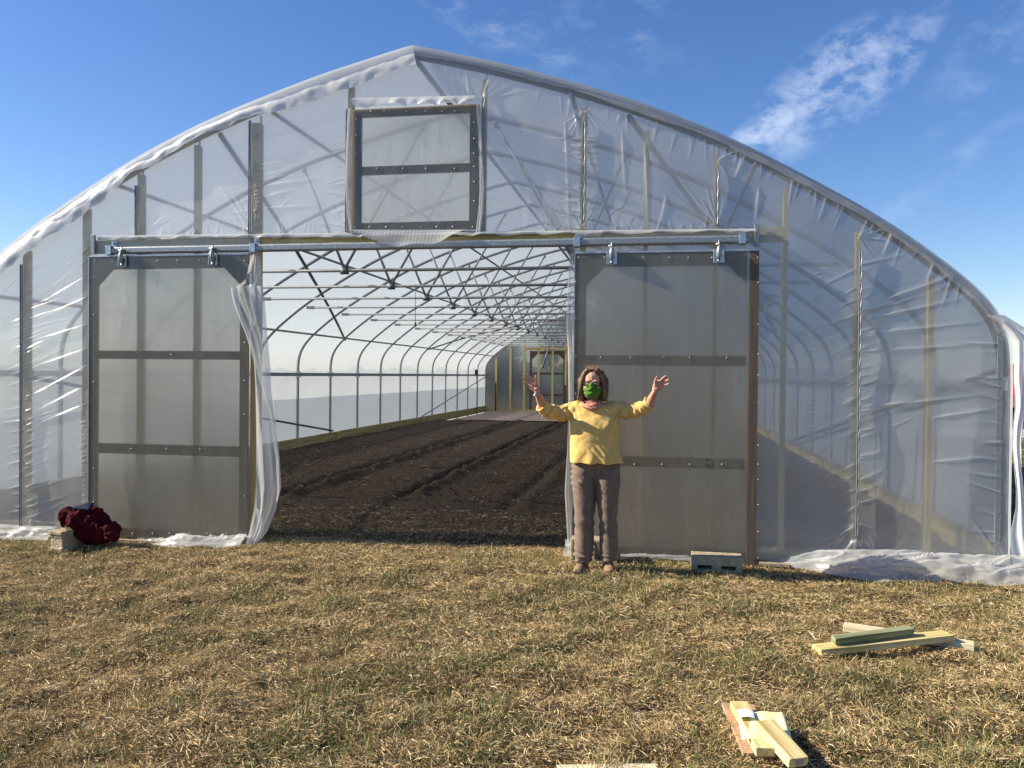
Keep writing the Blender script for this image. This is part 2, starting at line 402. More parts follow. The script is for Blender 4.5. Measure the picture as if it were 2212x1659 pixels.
# ------------------------------------------------------------------ ground, soil, mat, road
def gz(x, y):
    x = np.asarray(x, float); y = np.asarray(y, float)
    far = np.maximum(np.abs(x), np.abs(y-6))
    lump = (fbm(x*1.4+50, y*1.4+50, 3)-.5)*.08 + (fbm(x*4.5+90, y*4.5+20, 3)-.5)*.10
    lump = lump*(1-sst(12, 40, far))
    base = -.08*sst(3.0, 6.0, -x)
    inside = sst(7.55, 7.75, y)*(x > XC-HALF)*(x < XC+HALF)*(y < YEND)
    near_wall = 1-.6*sst(6.6, 7.3, y)*(1-sst(7.3, 8.5, y))
    return base+lump*(1-inside)*near_wall - .012 - .05*inside
def axis(fine0, fine1, step, lo, hi, g=1.25):
    a = list(np.arange(fine0, fine1, step)); s = step; p = fine0
    left = []
    while p > lo: s *= g; p -= s; left.append(p)
    s = step; p = a[-1]; right = []
    while p < hi: s *= g; p += s; right.append(p)
    return np.array(left[::-1]+a+right)
gx = axis(-9, 7, .035, -2200, 2200, 1.2); gy = axis(1.5, 9, .035, -2200, 2200, 1.2)
GX, GY = np.meshgrid(gx, gy)
gnd_o = big_mesh('ground', np.stack([GX, GY, gz(GX, GY)], -1).reshape(-1, 3), grid_faces(len(gy), len(gx)), LAWN)
tag(gnd_o, kind='structure')

def soil_z(x, y):
    base = -.035+.05*sst(7.45, 7.75, y)+.07*sst(7.5, 9.5, y)-.07*sst(26, 27.4, y)*.6
    n = (fbm(x*2.2+5, y*2.2, 4)-.5)*.035+(fbm(x*14, y*14+31, 3, .7)-.5)*.042*(1-sst(12, 20, y)*.5)
    rows = (fbm(x*1.6, y*7.5+3, 2)-.5)*.05
    f = 0
    for X_, y_0, dep in ((-3.16, 10.0, .14), (-4.60, 9.4, .15), (-5.9, 12, .05), (-1.7, 9.2, .06), (-.3, 9.2, .07), (1.2, 9.2, .07)):
        xx = X_+.06*(fbm(y*.6+X_*3, y*0+7, 2)-.5)
        s_ = sst(y_0-.25, y_0+.25, y)*(.6+.8*fbm(y*2.5, y*0+X_*5, 2))
        f = f - dep*.8*np.exp(-((x-xx)/.09)**2)*s_ + dep*.5*np.exp(-((x-xx-.22)/.10)**2)*s_
    return base+n+rows+f
sx = np.arange(XC-HALF+.06, XC+HALF-.05, .035); sy = axis(7.44, 14, .035, 7.44, 27.5, 1.05); sy = sy[(sy >= 7.43) & (sy < 27.6)]
SX, SY = np.meshgrid(sx, sy)
soil_o = big_mesh('soil', np.stack([SX, SY, soil_z(SX, SY)], -1).reshape(-1, 3), grid_faces(len(sy), len(sx)), SOIL)
tag(soil_o, kind='structure')
mx = np.linspace(XC-HALF+.5, XC+HALF-.1, 60); my = np.linspace(27.3, YEND-.05, 40); MX, MY = np.meshgrid(mx, my)
CLOTH = plain('ground_cloth_weave', (.30, .235, .195), .9, .15, 3)
mat_o = big_mesh('ground_cloth', np.stack([MX, MY, .050+.03*fbm(MX*1.5, MY*1.5, 3)+.05*sst(28.2, 27.3, MY)*0], -1).reshape(-1, 3), grid_faces(40, 60), CLOTH)
tag(mat_o, 'pinkish brown ground cloth laid over the floor at the far end of the greenhouse', 'ground cloth')
ROADM = plain('gravel_road', (.42, .40, .37), .95, .15, 2)
rd = MB(); RG = []
for i in range(60):
    x = 3.8+i*8; yy = 24.5+.0*i
    RG.append([(x, yy, .02), (x, yy+4.5, .02)])
rd.grid(RG); tag(rd.build('road', ROADM), kind='structure')

# ------------------------------------------------------------------ greenhouse
PROF = [(0, 4.59), (.20, 4.545), (.41, 4.49), (.81, 4.39), (1.24, 4.26), (1.67, 4.12), (2.1, 3.965), (2.62, 3.74), (2.98, 3.56), (3.38, 3.335), (3.84, 3.065), (4.17, 2.85), (4.42, 2.66), (4.67, 2.46), (4.86, 2.28), (4.98, 2.12), (5.05, 1.95), (5.07, 1.75), (5.07, 1.2), (5.07, .5), (5.07, -.05)]
PO = np.array([p[0] for p in PROF]); PZ = np.array([p[1] for p in PROF])
def roof_z(o): return float(np.interp(abs(o), PO[:18], PZ[:18]))
def prof_pts(step=.12, zmin=-.05):
    d = np.r_[0, np.cumsum(np.hypot(np.diff(PO), np.diff(PZ)))]
    n = int(d[-1]/step); s = np.linspace(0, d[-1], n)
    o = np.interp(s, d, PO); z = np.interp(s, d, PZ)
    k = np.array([.25, .5, .25])
    for _ in range(2):
        o[1:-1] = np.convolve(o, k, 'valid'); z[1:-1] = np.convolve(z, k, 'valid')
    return np.r_[-o[::-1][:-1], o], np.r_[z[::-1][:-1], z]
GH = wempty('greenhouse', (XC, Y0, 0))
tag(GH, 'long arched greenhouse covered in white translucent plastic film over a steel and timber frame', 'greenhouse')

ho, hz = prof_pts(.10)
def inset(o, z, r):
    dx = np.gradient(o); dz = np.gradient(z); L = np.hypot(dx, dz); nx = -dz/L; nz = dx/L
    return o-nx*r, z-nz*r
io, iz = inset(ho, hz, .035)
hoop_pts = [(XC+a, 0, b) for a, b in zip(io, iz)]
WEB = [(-1.35, 2.80, -.42, None), (-1.35, 2.80, -1.85, None), (1.35, 2.80, .42, None), (1.35, 2.80, 1.85, None)]
def make_hoop(y):
    h = MB().tube([(p[0], 0, p[2]) for p in hoop_pts], .029, 10).build('hoop', TUBE, None, True)
    h.location = (0, y, 0); keep(h, GH)
    c = MB().tube([(XC-4.0, 0, 2.785), (XC+4.0, 0, 2.785)], .019, 8)
    for s in (-1, 1):
        c.box((XC+s*4.02, 0, 2.785), (.14, .035, .05))
    cl = c.build('collar_tie', TUBE, h, True)
    for a, b, e, _ in WEB:
        zt = roof_z(e)-.085
        m = MB().tube([(XC+a, .0, b), (XC+e, .0, zt)], .017, 8)
        m.box((XC+a, 0, b-.02), (.09, .05, .075)); m.box((XC+e, 0, zt), (.035, .045, .08))
        m.build('web', TUBE, h, True)
    for s in (-1, 1):
        MB().box((XC+s*(HALF-.035), 0, 1.56), (.085, .09, .11)).build('clamp', ZINC, h)
    return h
def child_copy(o, parent):
    c = o.copy(); sc.collection.objects.link(c); c.parent = parent; return c
h0 = make_hoop(Y0+.06)
for k in range(1, NH):
    if k == 0: continue
    h = h0.copy(); sc.collection.objects.link(h); h.location = (0, Y0+.06+PITCHY*k-(.12 if k == NH-1 else 0), 0)
    for ch in h0.children:
        if k == NH-1 and ch.name.startswith(('collar', 'web')): continue
        child_copy(ch, h)
# no truss in the front hoop plane
for ch in list(h0.children):
    if ch.name.startswith(('collar', 'web')): bpy.data.objects.remove(ch)
h0.data = MB().tube([(p_[0], 0, p_[2]-.012) for p_ in hoop_pts], .042, 10).build('tmp', GALV_D, None, True).data
bpy.data.objects.remove(bpy.data.objects['tmp'])

for o_ in (-4.67, -3.05, -1.45, 0, 1.45, 3.05, 4.67):
    z = roof_z(o_)-.085
    MB().tube([(XC+o_, Y0+.03, z), (XC+o_, YEND-.03, z)], .021 if o_ else .026, 8).build('purlin', TUBE, GH, True)
for s in (-1, 1):
    x = XC+s*(HALF-.035)
    MB().box((x-s*.055, (Y0+YEND)/2, 1.56), (.04, YEND-Y0-.1, .07)).build('hip_rail', GALV, GH, bevel=.006)
    # boards end to end, small gaps
    b = MB(); y = Y0+.05; i = 0
    while y < YEND-.1:
        y2 = min(y+3.6, YEND-.05); b.box((x-s*.06+.004*(i % 2), (y+y2)/2, .135+.006*(i % 2)), (.04, y2-y-.012, .25)); y = y2; i += 1
    for k in range(0, NH-1, 2):
        b.box((x-s*.095, Y0+PITCHY*k+.35, .14), (.03, .30, .22))
    b.build('baseboard', W_NEW_Y, GH)
    # roof braces from the front hoop to the seventh hoop, wall braces
    kp = Y0+PITCHY*6
    pts = [(XC+s*lerp(1.96, 4.67, t), lerp(Y0+.08, kp, t), roof_z(lerp(1.96, 4.67, t))-.12) for t in np.linspace(0, 1, 9)]
    MB().tube(pts, .026, 8).build('roof_brace', GALV_D, GH, True)
    pts = [(XC+s*lerp(1.96, 4.67, t), lerp(YEND-.08, YEND-PITCHY*6, t), roof_z(lerp(1.96, 4.67, t))-.12) for t in np.linspace(0, 1, 9)]
    MB().tube(pts, .022, 8).build('roof_brace', GALV_D, GH, True)
    MB().tube([(x-s*.06, Y0+.08, 1.66), (x-s*.09, kp, .30)], .022, 8).build('wall_brace', GALV_D, GH, True)
    MB().tube([(x-s*.06, YEND-.08, 1.52), (x-s*.09, YEND-PITCHY*6+.3, .28)], .02, 8).build('wall_brace', GALV, GH, True)

# roof and side film
fo, fz = prof_pts(.09)
ny = NH*12
ys = np.linspace(Y0-.06, YEND+.05, ny)
OO, YY = np.meshgrid(fo, ys); ZZ = np.tile(fz, (ny, 1))
nx_ = np.gradient(fo); nz_ = np.gradient(fz); L = np.hypot(nx_, nz_); nX = -nz_/L; nZ = nx_/L
ph = ((YY-Y0-.06)/PITCHY) % 1.0
side = sst(2.1, 1.5, ZZ)
sag = -.030*np.sin(np.pi*ph)**2*(1-side) + (fbm(YY*1.3+OO, ZZ*2+OO*.5, 4)-.5)*.05*(.4+side) + (fbm(YY*6, ZZ*1.6+OO, 3)-.5)*.022*(.3+side)
sag = sag*sst(Y0-.02, Y0+.5, YY)
VX = XC+OO+nX[None, :]*sag; VZ = ZZ+nZ[None, :]*sag
big_mesh('roof_film', np.stack([VX, YY, VZ], -1).reshape(-1, 3), grid_faces(ny, len(fo)), FILM, GH)
for s in (-1, 1):      # doubled skirt of film along each side, up to about a metre
    gzz = np.linspace(-.02, 1.06, 14); yk = np.linspace(Y0+.1, YEND-.1, 300)
    A, B = np.meshgrid(yk, gzz)
    X_ = XC+s*(HALF-.012)+ s*.02*(fbm(A*3, B*3, 3)-.5)
    B2 = B+.03*(fbm(A*.7, B*0, 2)-.5)*(B > 1)
    big_mesh('side_skirt', np.stack([X_, A, B2], -1).reshape(-1, 3), grid_faces(14, 300), FILM_DENSE if 0 else FILM, GH)

# ---- front end wall film with creases
xo1, xo2 = onY(541, 850).x, onY(1238, 850).x
zh = onY(900, 516).z
_pa, _pb = onY(541, 513.5), onY(1620, 499)
def zhx(x): return _pa.z+(x-_pa.x)*(_pb.z-_pa.z)/(_pb.x-_pa.x)
xw1, xw2 = onY(760, 370).x, onY(1034, 370).x
zw1, zw2 = onY(900, 499).z, onY(900, 226).z
CR = []      # creases: ends in wall coordinates, height, half width
def crease(x1, y1, x2, y2, a=.010, w=.012, peak=.3):
    p, q = onY(x1, y1), onY(x2, y2); CR.append((p.x, p.z, q.x, q.z, a, w, peak))
R = random.Random(3)
def fan(x, y, a0, a1, n, L0, L1, a=.010, w=.011):
    for i in range(n):
        t = (i+R.random()*.8)/n; an = radians(lerp(a0, a1, t)); Ln = R.uniform(L0, L1)
        s0 = 4
        crease(x+s0*cos(an), y-s0*sin(an), x+Ln*cos(an), y-Ln*sin(an), a*R.uniform(.5, 1.3), w*R.uniform(.6, 1.4), .12)
def comb(x, y1, y2, n, dx0, dx1, slope, a=.010, w=.012, jit=.15):
    for i in range(n):
        y = lerp(y1, y2, (i+R.random()*.9)/n); Ln = R.uniform(dx0, dx1); sl = slope+R.uniform(-jit, jit)
        crease(x, y, x+Ln, y-abs(Ln)*sl if Ln > 0 else y+abs(Ln)*sl, a*R.uniform(.4, 1.3), w*R.uniform(.6, 1.5), .15)
# left of the frame and around the first stud
for (a, b, c, d) in [(205, 548, 62, 662), (200, 528, 110, 600), (196, 590, 70, 668), (192, 640, 62, 700), (192, 700, 60, 742), (192, 752, 60, 800), (190, 790, 62, 860), (190, 830, 60, 900), (150, 640, 0, 690), (45, 600, 0, 640), (190, 870, 62, 925)]:
    crease(a, b, c, d, .020, .016, .5)
comb(54, 585, 1140, 34, 20, 110, .38, .012, .012); comb(48, 585, 1140, 26, -50, -15, .30, .010, .012)
comb(186, 900, 1150, 24, -18, -8, .3, .008, .006)
fan(52, 1145, -60, -125, 6, 30, 60); fan(60, 1120, -20, -70, 6, 60, 130, .012)
# above the left door
for x_ in (302, 545): fan(x_, 512, 25, 160, 11, 40, 130, .010, .010)
fan(545, 505, 95, 170, 7, 40, 150, .010); comb(549, 280, 500, 26, 20, 95, -.15, .011, .010, .4); comb(540, 280, 500, 12, -60, -12, .3, .009, .010, .4)
for (a, b, c, d) in [(548, 405, 700, 385), (552, 360, 690, 330), (560, 300, 740, 262), (550, 450, 700, 445), (548, 300, 620, 235), (556, 430, 640, 410)]:
    crease(a, b, c, d, .014, .022, .3)
fan(300, 512, 30, 150, 9, 50, 120, .009, .009)
comb(755, 250, 500, 14, -80, -18, .1, .010, .012, .4)
fan(758, 505, 95, 175, 10, 30, 90, .010, .009)
# above the window
for i in range(26):
    x_ = lerp(768, 1030, (i+R.random()*.6)/26); Ln = R.uniform(22, 75)
    crease(x_, 212, x_+(900-x_)*.10+R.uniform(-6, 6), 212-Ln, .010*R.uniform(.5, 1.4), .010*R.uniform(.7, 1.5), .1)
fan(1042, 215, 10, 75, 8, 40, 120, .013, .014); comb(1048, 250, 490, 16, 20, 90, -.12, .009, .012, .4)
fan(1044, 500, 10, 80, 8, 30, 90, .009, .009)
# third stud right of the window
fan(1262, 236, -150, -30, 8, 30, 90, .011, .010); comb(1257, 300, 480, 18, -90, -20, -.2, .012, .013, .3); comb(1268, 290, 480, 16, 15, 70, -.3, .009, .010, .3)
fan(1258, 498, 20, 160, 16, 40, 120, .012, .009)
for (a, b, c, d) in [(1222, 250, 1228, 500), (1240, 240, 1252, 300), (1345, 280, 1352, 420), (1394, 300, 1400, 500), (1440, 420, 1425, 500), (1640, 400, 1634, 480), (950, 250, 950, 250.1)]:
    crease(a, b, c, d, .012, .016, .5)
fan(1548, 490, 25, 160, 14, 50, 150, .012, .009); fan(1548, 345, -60, 30, 6, 30, 80, .010, .009)
# ruffles gathered along the top of the opening
for i in range(120):
    x_ = lerp(215, 1625, (i+R.random()*.7)/120); yb = 514-(x_-215)*.011
    crease(x_, yb, x_+R.uniform(-14, 14), yb-R.uniform(10, 45), .006*R.uniform(.5, 1.5), .007, .1)
# right wall
comb(1850, 560, 1150, 18, -105, -50, .48, .006, .012, .10); comb(1857, 560, 1100, 20, 20, 130, .30, .007, .015, .12)
for (a, b, c, d) in [(1748, 735, 1848, 690), (1745, 800, 1850, 735), (1740, 828, 1848, 770), (1752, 760, 1835, 712), (1860, 722, 2160, 690), (1860, 760, 2150, 740), (1870, 690, 2100, 640), (1900, 650, 2080, 590), (1860, 880, 2150, 850), (2010, 905, 2165, 880), (2010, 1000, 2160, 985), (1757, 900, 1848, 860), (1757, 980, 1845, 930)]:
    crease(a, b, c, d, .012, .022, .4)
for i in range(60):
    y_ = lerp(590, 1175, i/60+.002*R.random()); x_ = 1768 if y_ < 700 else (1752 if y_ < 960 else 1745)
    crease(x_-12, y_+3, x_+14, y_-2, .005, .007, .5)
for i in range(24):
    y_ = lerp(930, 1150, i/24); crease(1730, y_+2, 1742, y_-1, .006, .004, .5)
fan(1846, 1162, -50, -130, 13, 35, 110, .014, .011); fan(1850, 1130, -20, -160, 12, 60, 150, .010, .011)
fan(2178, 1225, 95, 168, 12, 60, 190, .014, .014); comb(2165, 720, 1200, 14, -120, -40, -.15, .010, .016, .2)
fan(1852, 510, -60, 40, 7, 30, 90, .009, .009)
# arch edge gathers
for i in range(130):
    o_ = R.uniform(-4.8, 4.8); z_ = roof_z(o_)-.06; CR.append((XC+o_, z_, XC+o_*.985+R.uniform(-.05, .05), z_-R.uniform(.06, .30), .006*R.uniform(.5, 1.6), .012, .1))

def wall_disp(X, Z):
    D = (fbm(X*1.1+3, Z*1.1, 3)-.5)*.04 + (fbm(X*3.3+Z*1.2, Z*3.3-X*.8, 2)-.5)*.008
    tens = fbm(X*.8+Z*.3+10, Z*7+X*2.2, 4)-.5
    D = D + tens*.009*sst(.35, .65, vnoise(X*.9+20, Z*.9+4))
    for (x1, z1, x2, z2, a, w, pk) in CR:
        lo = (min(x1, x2)-.06, max(x1, x2)+.06, min(z1, z2)-.06, max(z1, z2)+.06)
        m = (X > lo[0]) & (X < lo[1]) & (Z > lo[2]) & (Z < lo[3])
        if not m.any(): continue
        xs, zs = X[m], Z[m]; dx, dz = x2-x1, z2-z1; L2 = dx*dx+dz*dz+1e-9; Ln = sqrt(L2)
        t = ((xs-x1)*dx+(zs-z1)*dz)/L2; tc_ = np.clip(t, 0, 1)
        c = ((xs-x1)*dz-(zs-z1)*dx)/Ln + .005*Ln*np.sin(tc_*4+x1*9)
        e = np.where(t < 0, (-t)*Ln, np.where(t > 1, (t-1)*Ln, 0))
        fade = np.clip(tc_/max(pk*.5, .04), 0, 1)*np.clip((1-tc_)/(1-pk*.5), 0, 1)**.8
        ww = w*(.38+.6*tc_)
        D[m] += .80*a*np.exp(-np.abs(c/ww)**1.5)*fade*np.exp(-(e/.01)**2)
    return D
def wall_grid(xa, xb, zlo, zhi, step=.0125):
    nc = max(2, int((xb-xa)/step)); x = np.linspace(xa, xb, nc)
    lo = np.array([zlo(k) for k in x]); hi = np.array([zhi(k) for k in x]); nr = max(2, int(np.max(hi-lo)/step))
    t = np.linspace(0, 1, nr)[:, None]; X = np.tile(x, (nr, 1)); Z = lo+(hi-lo)*t
    return X, Z
def wall_film(name, regions, mat_, parent, y, sgn=-1, step=.008):
    VV = []; FF = []; n = 0
    for (xa, xb, zl, zhf) in regions:
        X, Z = wall_grid(xa, xb, zl, zhf, step); D = wall_disp(X.ravel(), Z.ravel()).reshape(X.shape)
        VV.append(np.stack([X, y+sgn*(D+.004), Z], -1).reshape(-1, 3)); FF.append(grid_faces(*X.shape)+n); n += X.size
    return big_mesh(name, np.concatenate(VV), np.concatenate(FF), mat_, parent)
top = lambda x: roof_z(x-XC)-.012
k_ = lambda v: (lambda x: v)
wall_film('end_wall_film', [(XC-5.065, xo1, k_(.0), top), (xo1, xw1, zhx, top), (xw1, xw2, k_(zw2), top), (xw2, xo2, zhx, top), (xo2, XC+5.065, k_(.03), top)], FILM_WALL, GH, Y0)
CRS = CR; CR = []
yr = YEND-.0
DW = 1.13
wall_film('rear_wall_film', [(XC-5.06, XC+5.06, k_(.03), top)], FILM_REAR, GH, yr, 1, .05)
CR = CRS

# folded hem of the roof film round the front arch: thick and opaque on the left slope, single and clear on the right
def hem(side_, m_, wfun, name, yoff, amp):
    oo = np.linspace(0, 5.03, 330); nr = 12; V = []
    for j in range(nr):
        t = j/(nr-1)
        for i, o_ in enumerate(oo):
            zz = roof_z(o_); dz = (roof_z(o_+.05)-roof_z(max(0, o_-.05)))/(.1 if o_ > .05 else .05+o_)
            dz = max(dz, -2.2); L_ = sqrt(1+dz*dz); nx, nz = dz/L_, -1/L_     # inward
            w = wfun(o_)*t
            yb = Y0-yoff*sin(min(1, t*1.2)*pi*.55)*(.75+.5*float(vnoise(o_*2.3, 4.))) - amp*(float(fbm(np.array(o_*8.), np.array(t*2.2+side_*5), 2))-.5)*min(1, t*2) - .006
            V.append((XC+side_*(o_+nx*w*1.0), yb if t > 0 else Y0-.012, zz+.006+nz*w))
    return big_mesh(name, V, grid_faces(nr, 330), m_, GH)
hem(-1, FILM_HEM, lambda o: .165+.05*(float(fbm(o*3.1, 2.0, 3))-.5)*2+.03*sin(o*2), 'film_hem', .065, .022)
hem(1, FILM_WALL, lambda o: .075+.03*(float(fbm(o*2.3, 8.0, 3))-.5)*2, 'film_hem', .03, .010)

# uprights, header
YS = Y0+.052
def upright(name, px, ytop, ybot, w=.040, dp=.089, m=W_NEW_Z):
    mid = (ytop+(ybot or 512))/2
    x = onY(px, mid, YS).x; z1 = onY(px, ytop, YS).z; z1 = min(z1, roof_z(x-XC)-.10); z0 = onY(px, ybot, YS).z if ybot else zh+.01
    MB().span((x-w/2, YS, z0), (x+w/2, YS+dp, z1)).build(name, m, GH, bevel=.003)
    # strap that hangs the post from the hoop
    MB().span((x+w/2+.001, YS+.01, z1-.09), (x+w/2+.004, YS+.045, min(roof_z(x-XC)-.04, z1+.07))).build('strap', GALV, GH)
for a in [(52, 538, 1165, .040), (181, 447, 1170, .040), (299, 375, 1170, .040), (421, 313, 1170, .040), (549.5, 265, 1170, .078), (1256, 232, 1212, .050),
          (1392, 282, 1205, .040), (1543, 335, 1205, .040), (1693, 403, 1198, .040), (1850, 500, 1202, .040), (2008, 600, 1200, .045)]:
    upright('stud', *a)
upright('stud', 755, 183, None, .040); upright('stud', 1043, 172, None, .040)
zb1, zb0 = onY(1665, 489).z, onY(1665, 522).z
MB().span((onY(192, 530).x, Y0+.012, zb0), (onY(1693, 500).x, Y0+.050, zb1)).build('header', W_NEW_X, GH, bevel=.003)
MB().span((XC-5.0, Y0+.012, -.06), (xo1+.0, Y0+.05, .07)).build('sill_board', W_NEW_X, GH, bevel=.003)
MB().span((xo2, Y0+.012, -.02), (XC+5.0, Y0+.05, .10)).build('sill_board', W_NEW_X, GH, bevel=.003)
# corner posts of the front arch: galvanised channel strips
for s in (-1, 1):
    x = XC+s*5.0
    MB().span((x-.03, Y0-.012, .0), (x+.012, Y0-.003, 1.95)).build('corner_channel', GALV, GH)
# wiggle-wire channels holding the film on the uprights
def channel(px, y1, y2, w=.022):
    p, q = onY(px, y1), onY(px, y2); x = (p.x+q.x)/2
    m = MB().span((x-w/2, Y0-.024, q.z), (x+w/2, Y0-.016, p.z))
    m.span((x-w/2, Y0-.032, q.z), (x-w/2+.003, Y0-.024, p.z)); m.span((x+w/2-.003, Y0-.032, q.z), (x+w/2, Y0-.024, p.z))
    c = m.build('lock_channel', GALV, GH)
    n = max(4, int((p.z-q.z)/.06)); pts = [(x+(w*.28 if i % 2 else w*.05), Y0-.031, lerp(q.z+.01, p.z-.01, i/n)) for i in range(n+1)]
    MB().tube(pts, .0016, 4).build('wiggle_wire', ALU, c)
for a in [(49, 572, 1150), (297, 402, 510), (542, 262, 512), (751, 238, 502), (1045, 214, 500), (1262, 262, 480), (1549, 364, 488), (1854, 540, 1158)]: channel(*a)
x_a, x_b = onY(215, 515).x, onY(1632, 500).x; MB().beam((x_a, Y0-.016, zhx(x_a)+.008), (x_b, Y0-.016, zhx(x_b)+.008), .012, .022).build('lock_channel', GALV, GH)
# gathered film edge (ruffle) strips
def ruffle(name, x1, x2, yf, hf, amp=.018, m=FILM_SKIRT, ny_=7, y0_=.024, freq=9, seed=1.):
    n = int(abs(x2-x1)/2.2); V = []
    for j in range(ny_):
        t = j/(ny_-1)
        for i in range(n):
            px = lerp(x1, x2, i/(n-1)); p = onY(px, yf(px)); w = hf(px)
            V.append((p.x, Y0-y0_-amp*t*(.4+float(vnoise(p.x*freq, seed+t*.8)))*2.0 - .012*sin(pi*t), p.z-w*t))
    return big_mesh(name, V, grid_faces(ny_, n), m, GH)
ruffle('film_ruffle', 216, 1632, lambda x: 509.5-(x-216)*.0105, lambda x: .040*(.45+.9*float(vnoise(x*.045, 3.)))*(1.5 if 1235 < x < 1300 else 1), .022, seed=2.)
ruffle('film_ruffle', 768, 1029, lambda x: 216-(x-768)*.02, lambda x: .085+.060*(float(vnoise(x*.06, 6.))-.4), .050, freq=11, seed=5., y0_=.058)
ruffle('film_drape', 772, 1010, lambda x: 501-1.2*abs(sin(x)), lambda x: .15*sin(pi*(x-768)/246)**.6*(.55+.6*float(vnoise(x*.022, 9.))), .035, freq=5, seed=8., y0_=.10, ny_=12)
def vstrip(name, pts, m, yo=.03, amp=.03, n=60, nc=8, seed=0.):
    """film strip: rows of (y, left x, right x) in the wall plane"""
    yy = [p[0] for p in pts]; V = []
    for j in range(n):
        y = lerp(yy[0], yy[-1], j/(n-1)); l = np.interp(y, yy, [p[1] for p in pts]); r = np.interp(y, yy, [p[2] for p in pts])
        for i in range(nc):
            t = i/(nc-1); p = onY(lerp(l, r, t), y)
            dd = yo+amp*(float(fbm(np.array(t*3.5+seed), np.array(p.z*1.2+seed), 3))-.35)+amp*.6*sin(t*9+p.z*2+seed)*.5
            V.append((p.x, Y0-max(dd, .01), p.z))
    return big_mesh(name, V, grid_faces(n, nc), m, GH)
vstrip('film_flap', [(238, 757, 763), (300, 754, 761), (400, 750, 760), (460, 753, 762), (502, 760, 764)], FILM_SKIRT, .05, .02, seed=1)
vstrip('film_flap', [(228, 1030, 1040), (300, 1036, 1044), (400, 1040, 1049), (460, 1036, 1046), (506, 1030, 1040)], FILM_SKIRT, .05, .02, seed=2)
def zc(x, y): return ((900+.783*x)*.5486, (950+.783*y)*.5486)
rows = [(55, 156, 166), (80, 146, 176), (130, 128, 184), (190, 116, 186), (215, 95, 190), (240, 50, 194), (275, 54, 198), (330, 68, 204), (420, 104, 214), (480, 128, 220), (560, 152, 226), (700, 158, 236), (930, 158, 264), (1080, 158, 279), (1230, 158, 285), (1340, 152, 257), (1400, 140, 235), (1450, 130, 215), (1515, 114, 166)]
vstrip('film_curtain', [(zc(0, a)[1], zc(b, 0)[0], zc(c, 0)[0]) for a, b, c in rows], FILM_CURT, .085, .05, 170, 26, seed=3)
rows = [(238, 49, 58), (275, 53, 66), (330, 66, 80), (420, 101, 116), (480, 125, 141), (560, 148, 165), (700, 188, 204), (820, 222, 236), (930, 248, 262), (1080, 269, 281), (1230, 277, 287), (1300, 266, 276)]
vstrip('film_fold', [(zc(0, a)[1], zc(b, 0)[0], zc(c, 0)[0]) for a, b, c in rows], FILM_SKIRT, .125, .03, 140, 7, seed=4)
rows = [(230, 52, 190), (260, 60, 192), (300, 76, 196), (345, 100, 190), (400, 130, 186), (430, 150, 172)]
vstrip('film_fold', [(zc(0, a)[1], zc(b, 0)[0], zc(c, 0)[0]) for a, b, c in rows], FILM_SKIRT, .11, .05, 50, 14, seed=6)
rows = [(1335, 170, 180), (1400, 172, 210), (1440, 158, 205), (1480, 140, 185), (1518, 116, 166)]
vstrip('film_fold', [(zc(0, a)[1], zc(b, 0)[0], zc(c, 0)[0]) for a, b, c in rows], FILM_SKIRT, .12, .03, 40, 8, seed=7)
vstrip('film_flap', [(548, 1232, 1242), (600, 1228, 1241), (700, 1224, 1240), (760, 1228, 1240), (860, 1229, 1240), (960, 1227, 1240), (1060, 1221, 1238), (1150, 1226, 1240), (1205, 1228, 1242)], FILM_SKIRT, .035, .025, 120, 7, seed=8)
def zr(x, y): return ((3832+.7235*x)*.5486, (1200+.7235*y)*.5486)
rows = [(60, 40, 150), (110, 130, 230), (150, 165, 300), (200, 200, 340), (300, 205, 330), (400, 205, 300), (480, 212, 285), (560, 215, 268), (640, 206, 246), (760, 198, 236), (880, 205, 240), (1000, 214, 254), (1100, 214, 268), (1180, 200, 290), (1250, 184, 320), (1330, 192, 340), (1420, 205, 360)]
vstrip('film_corner_flap', [(zr(0, a)[1], zr(b, 0)[0], zr(c, 0)[0]) for a, b, c in rows], FILM_HEM, .05, .09, 150, 20, seed=9)

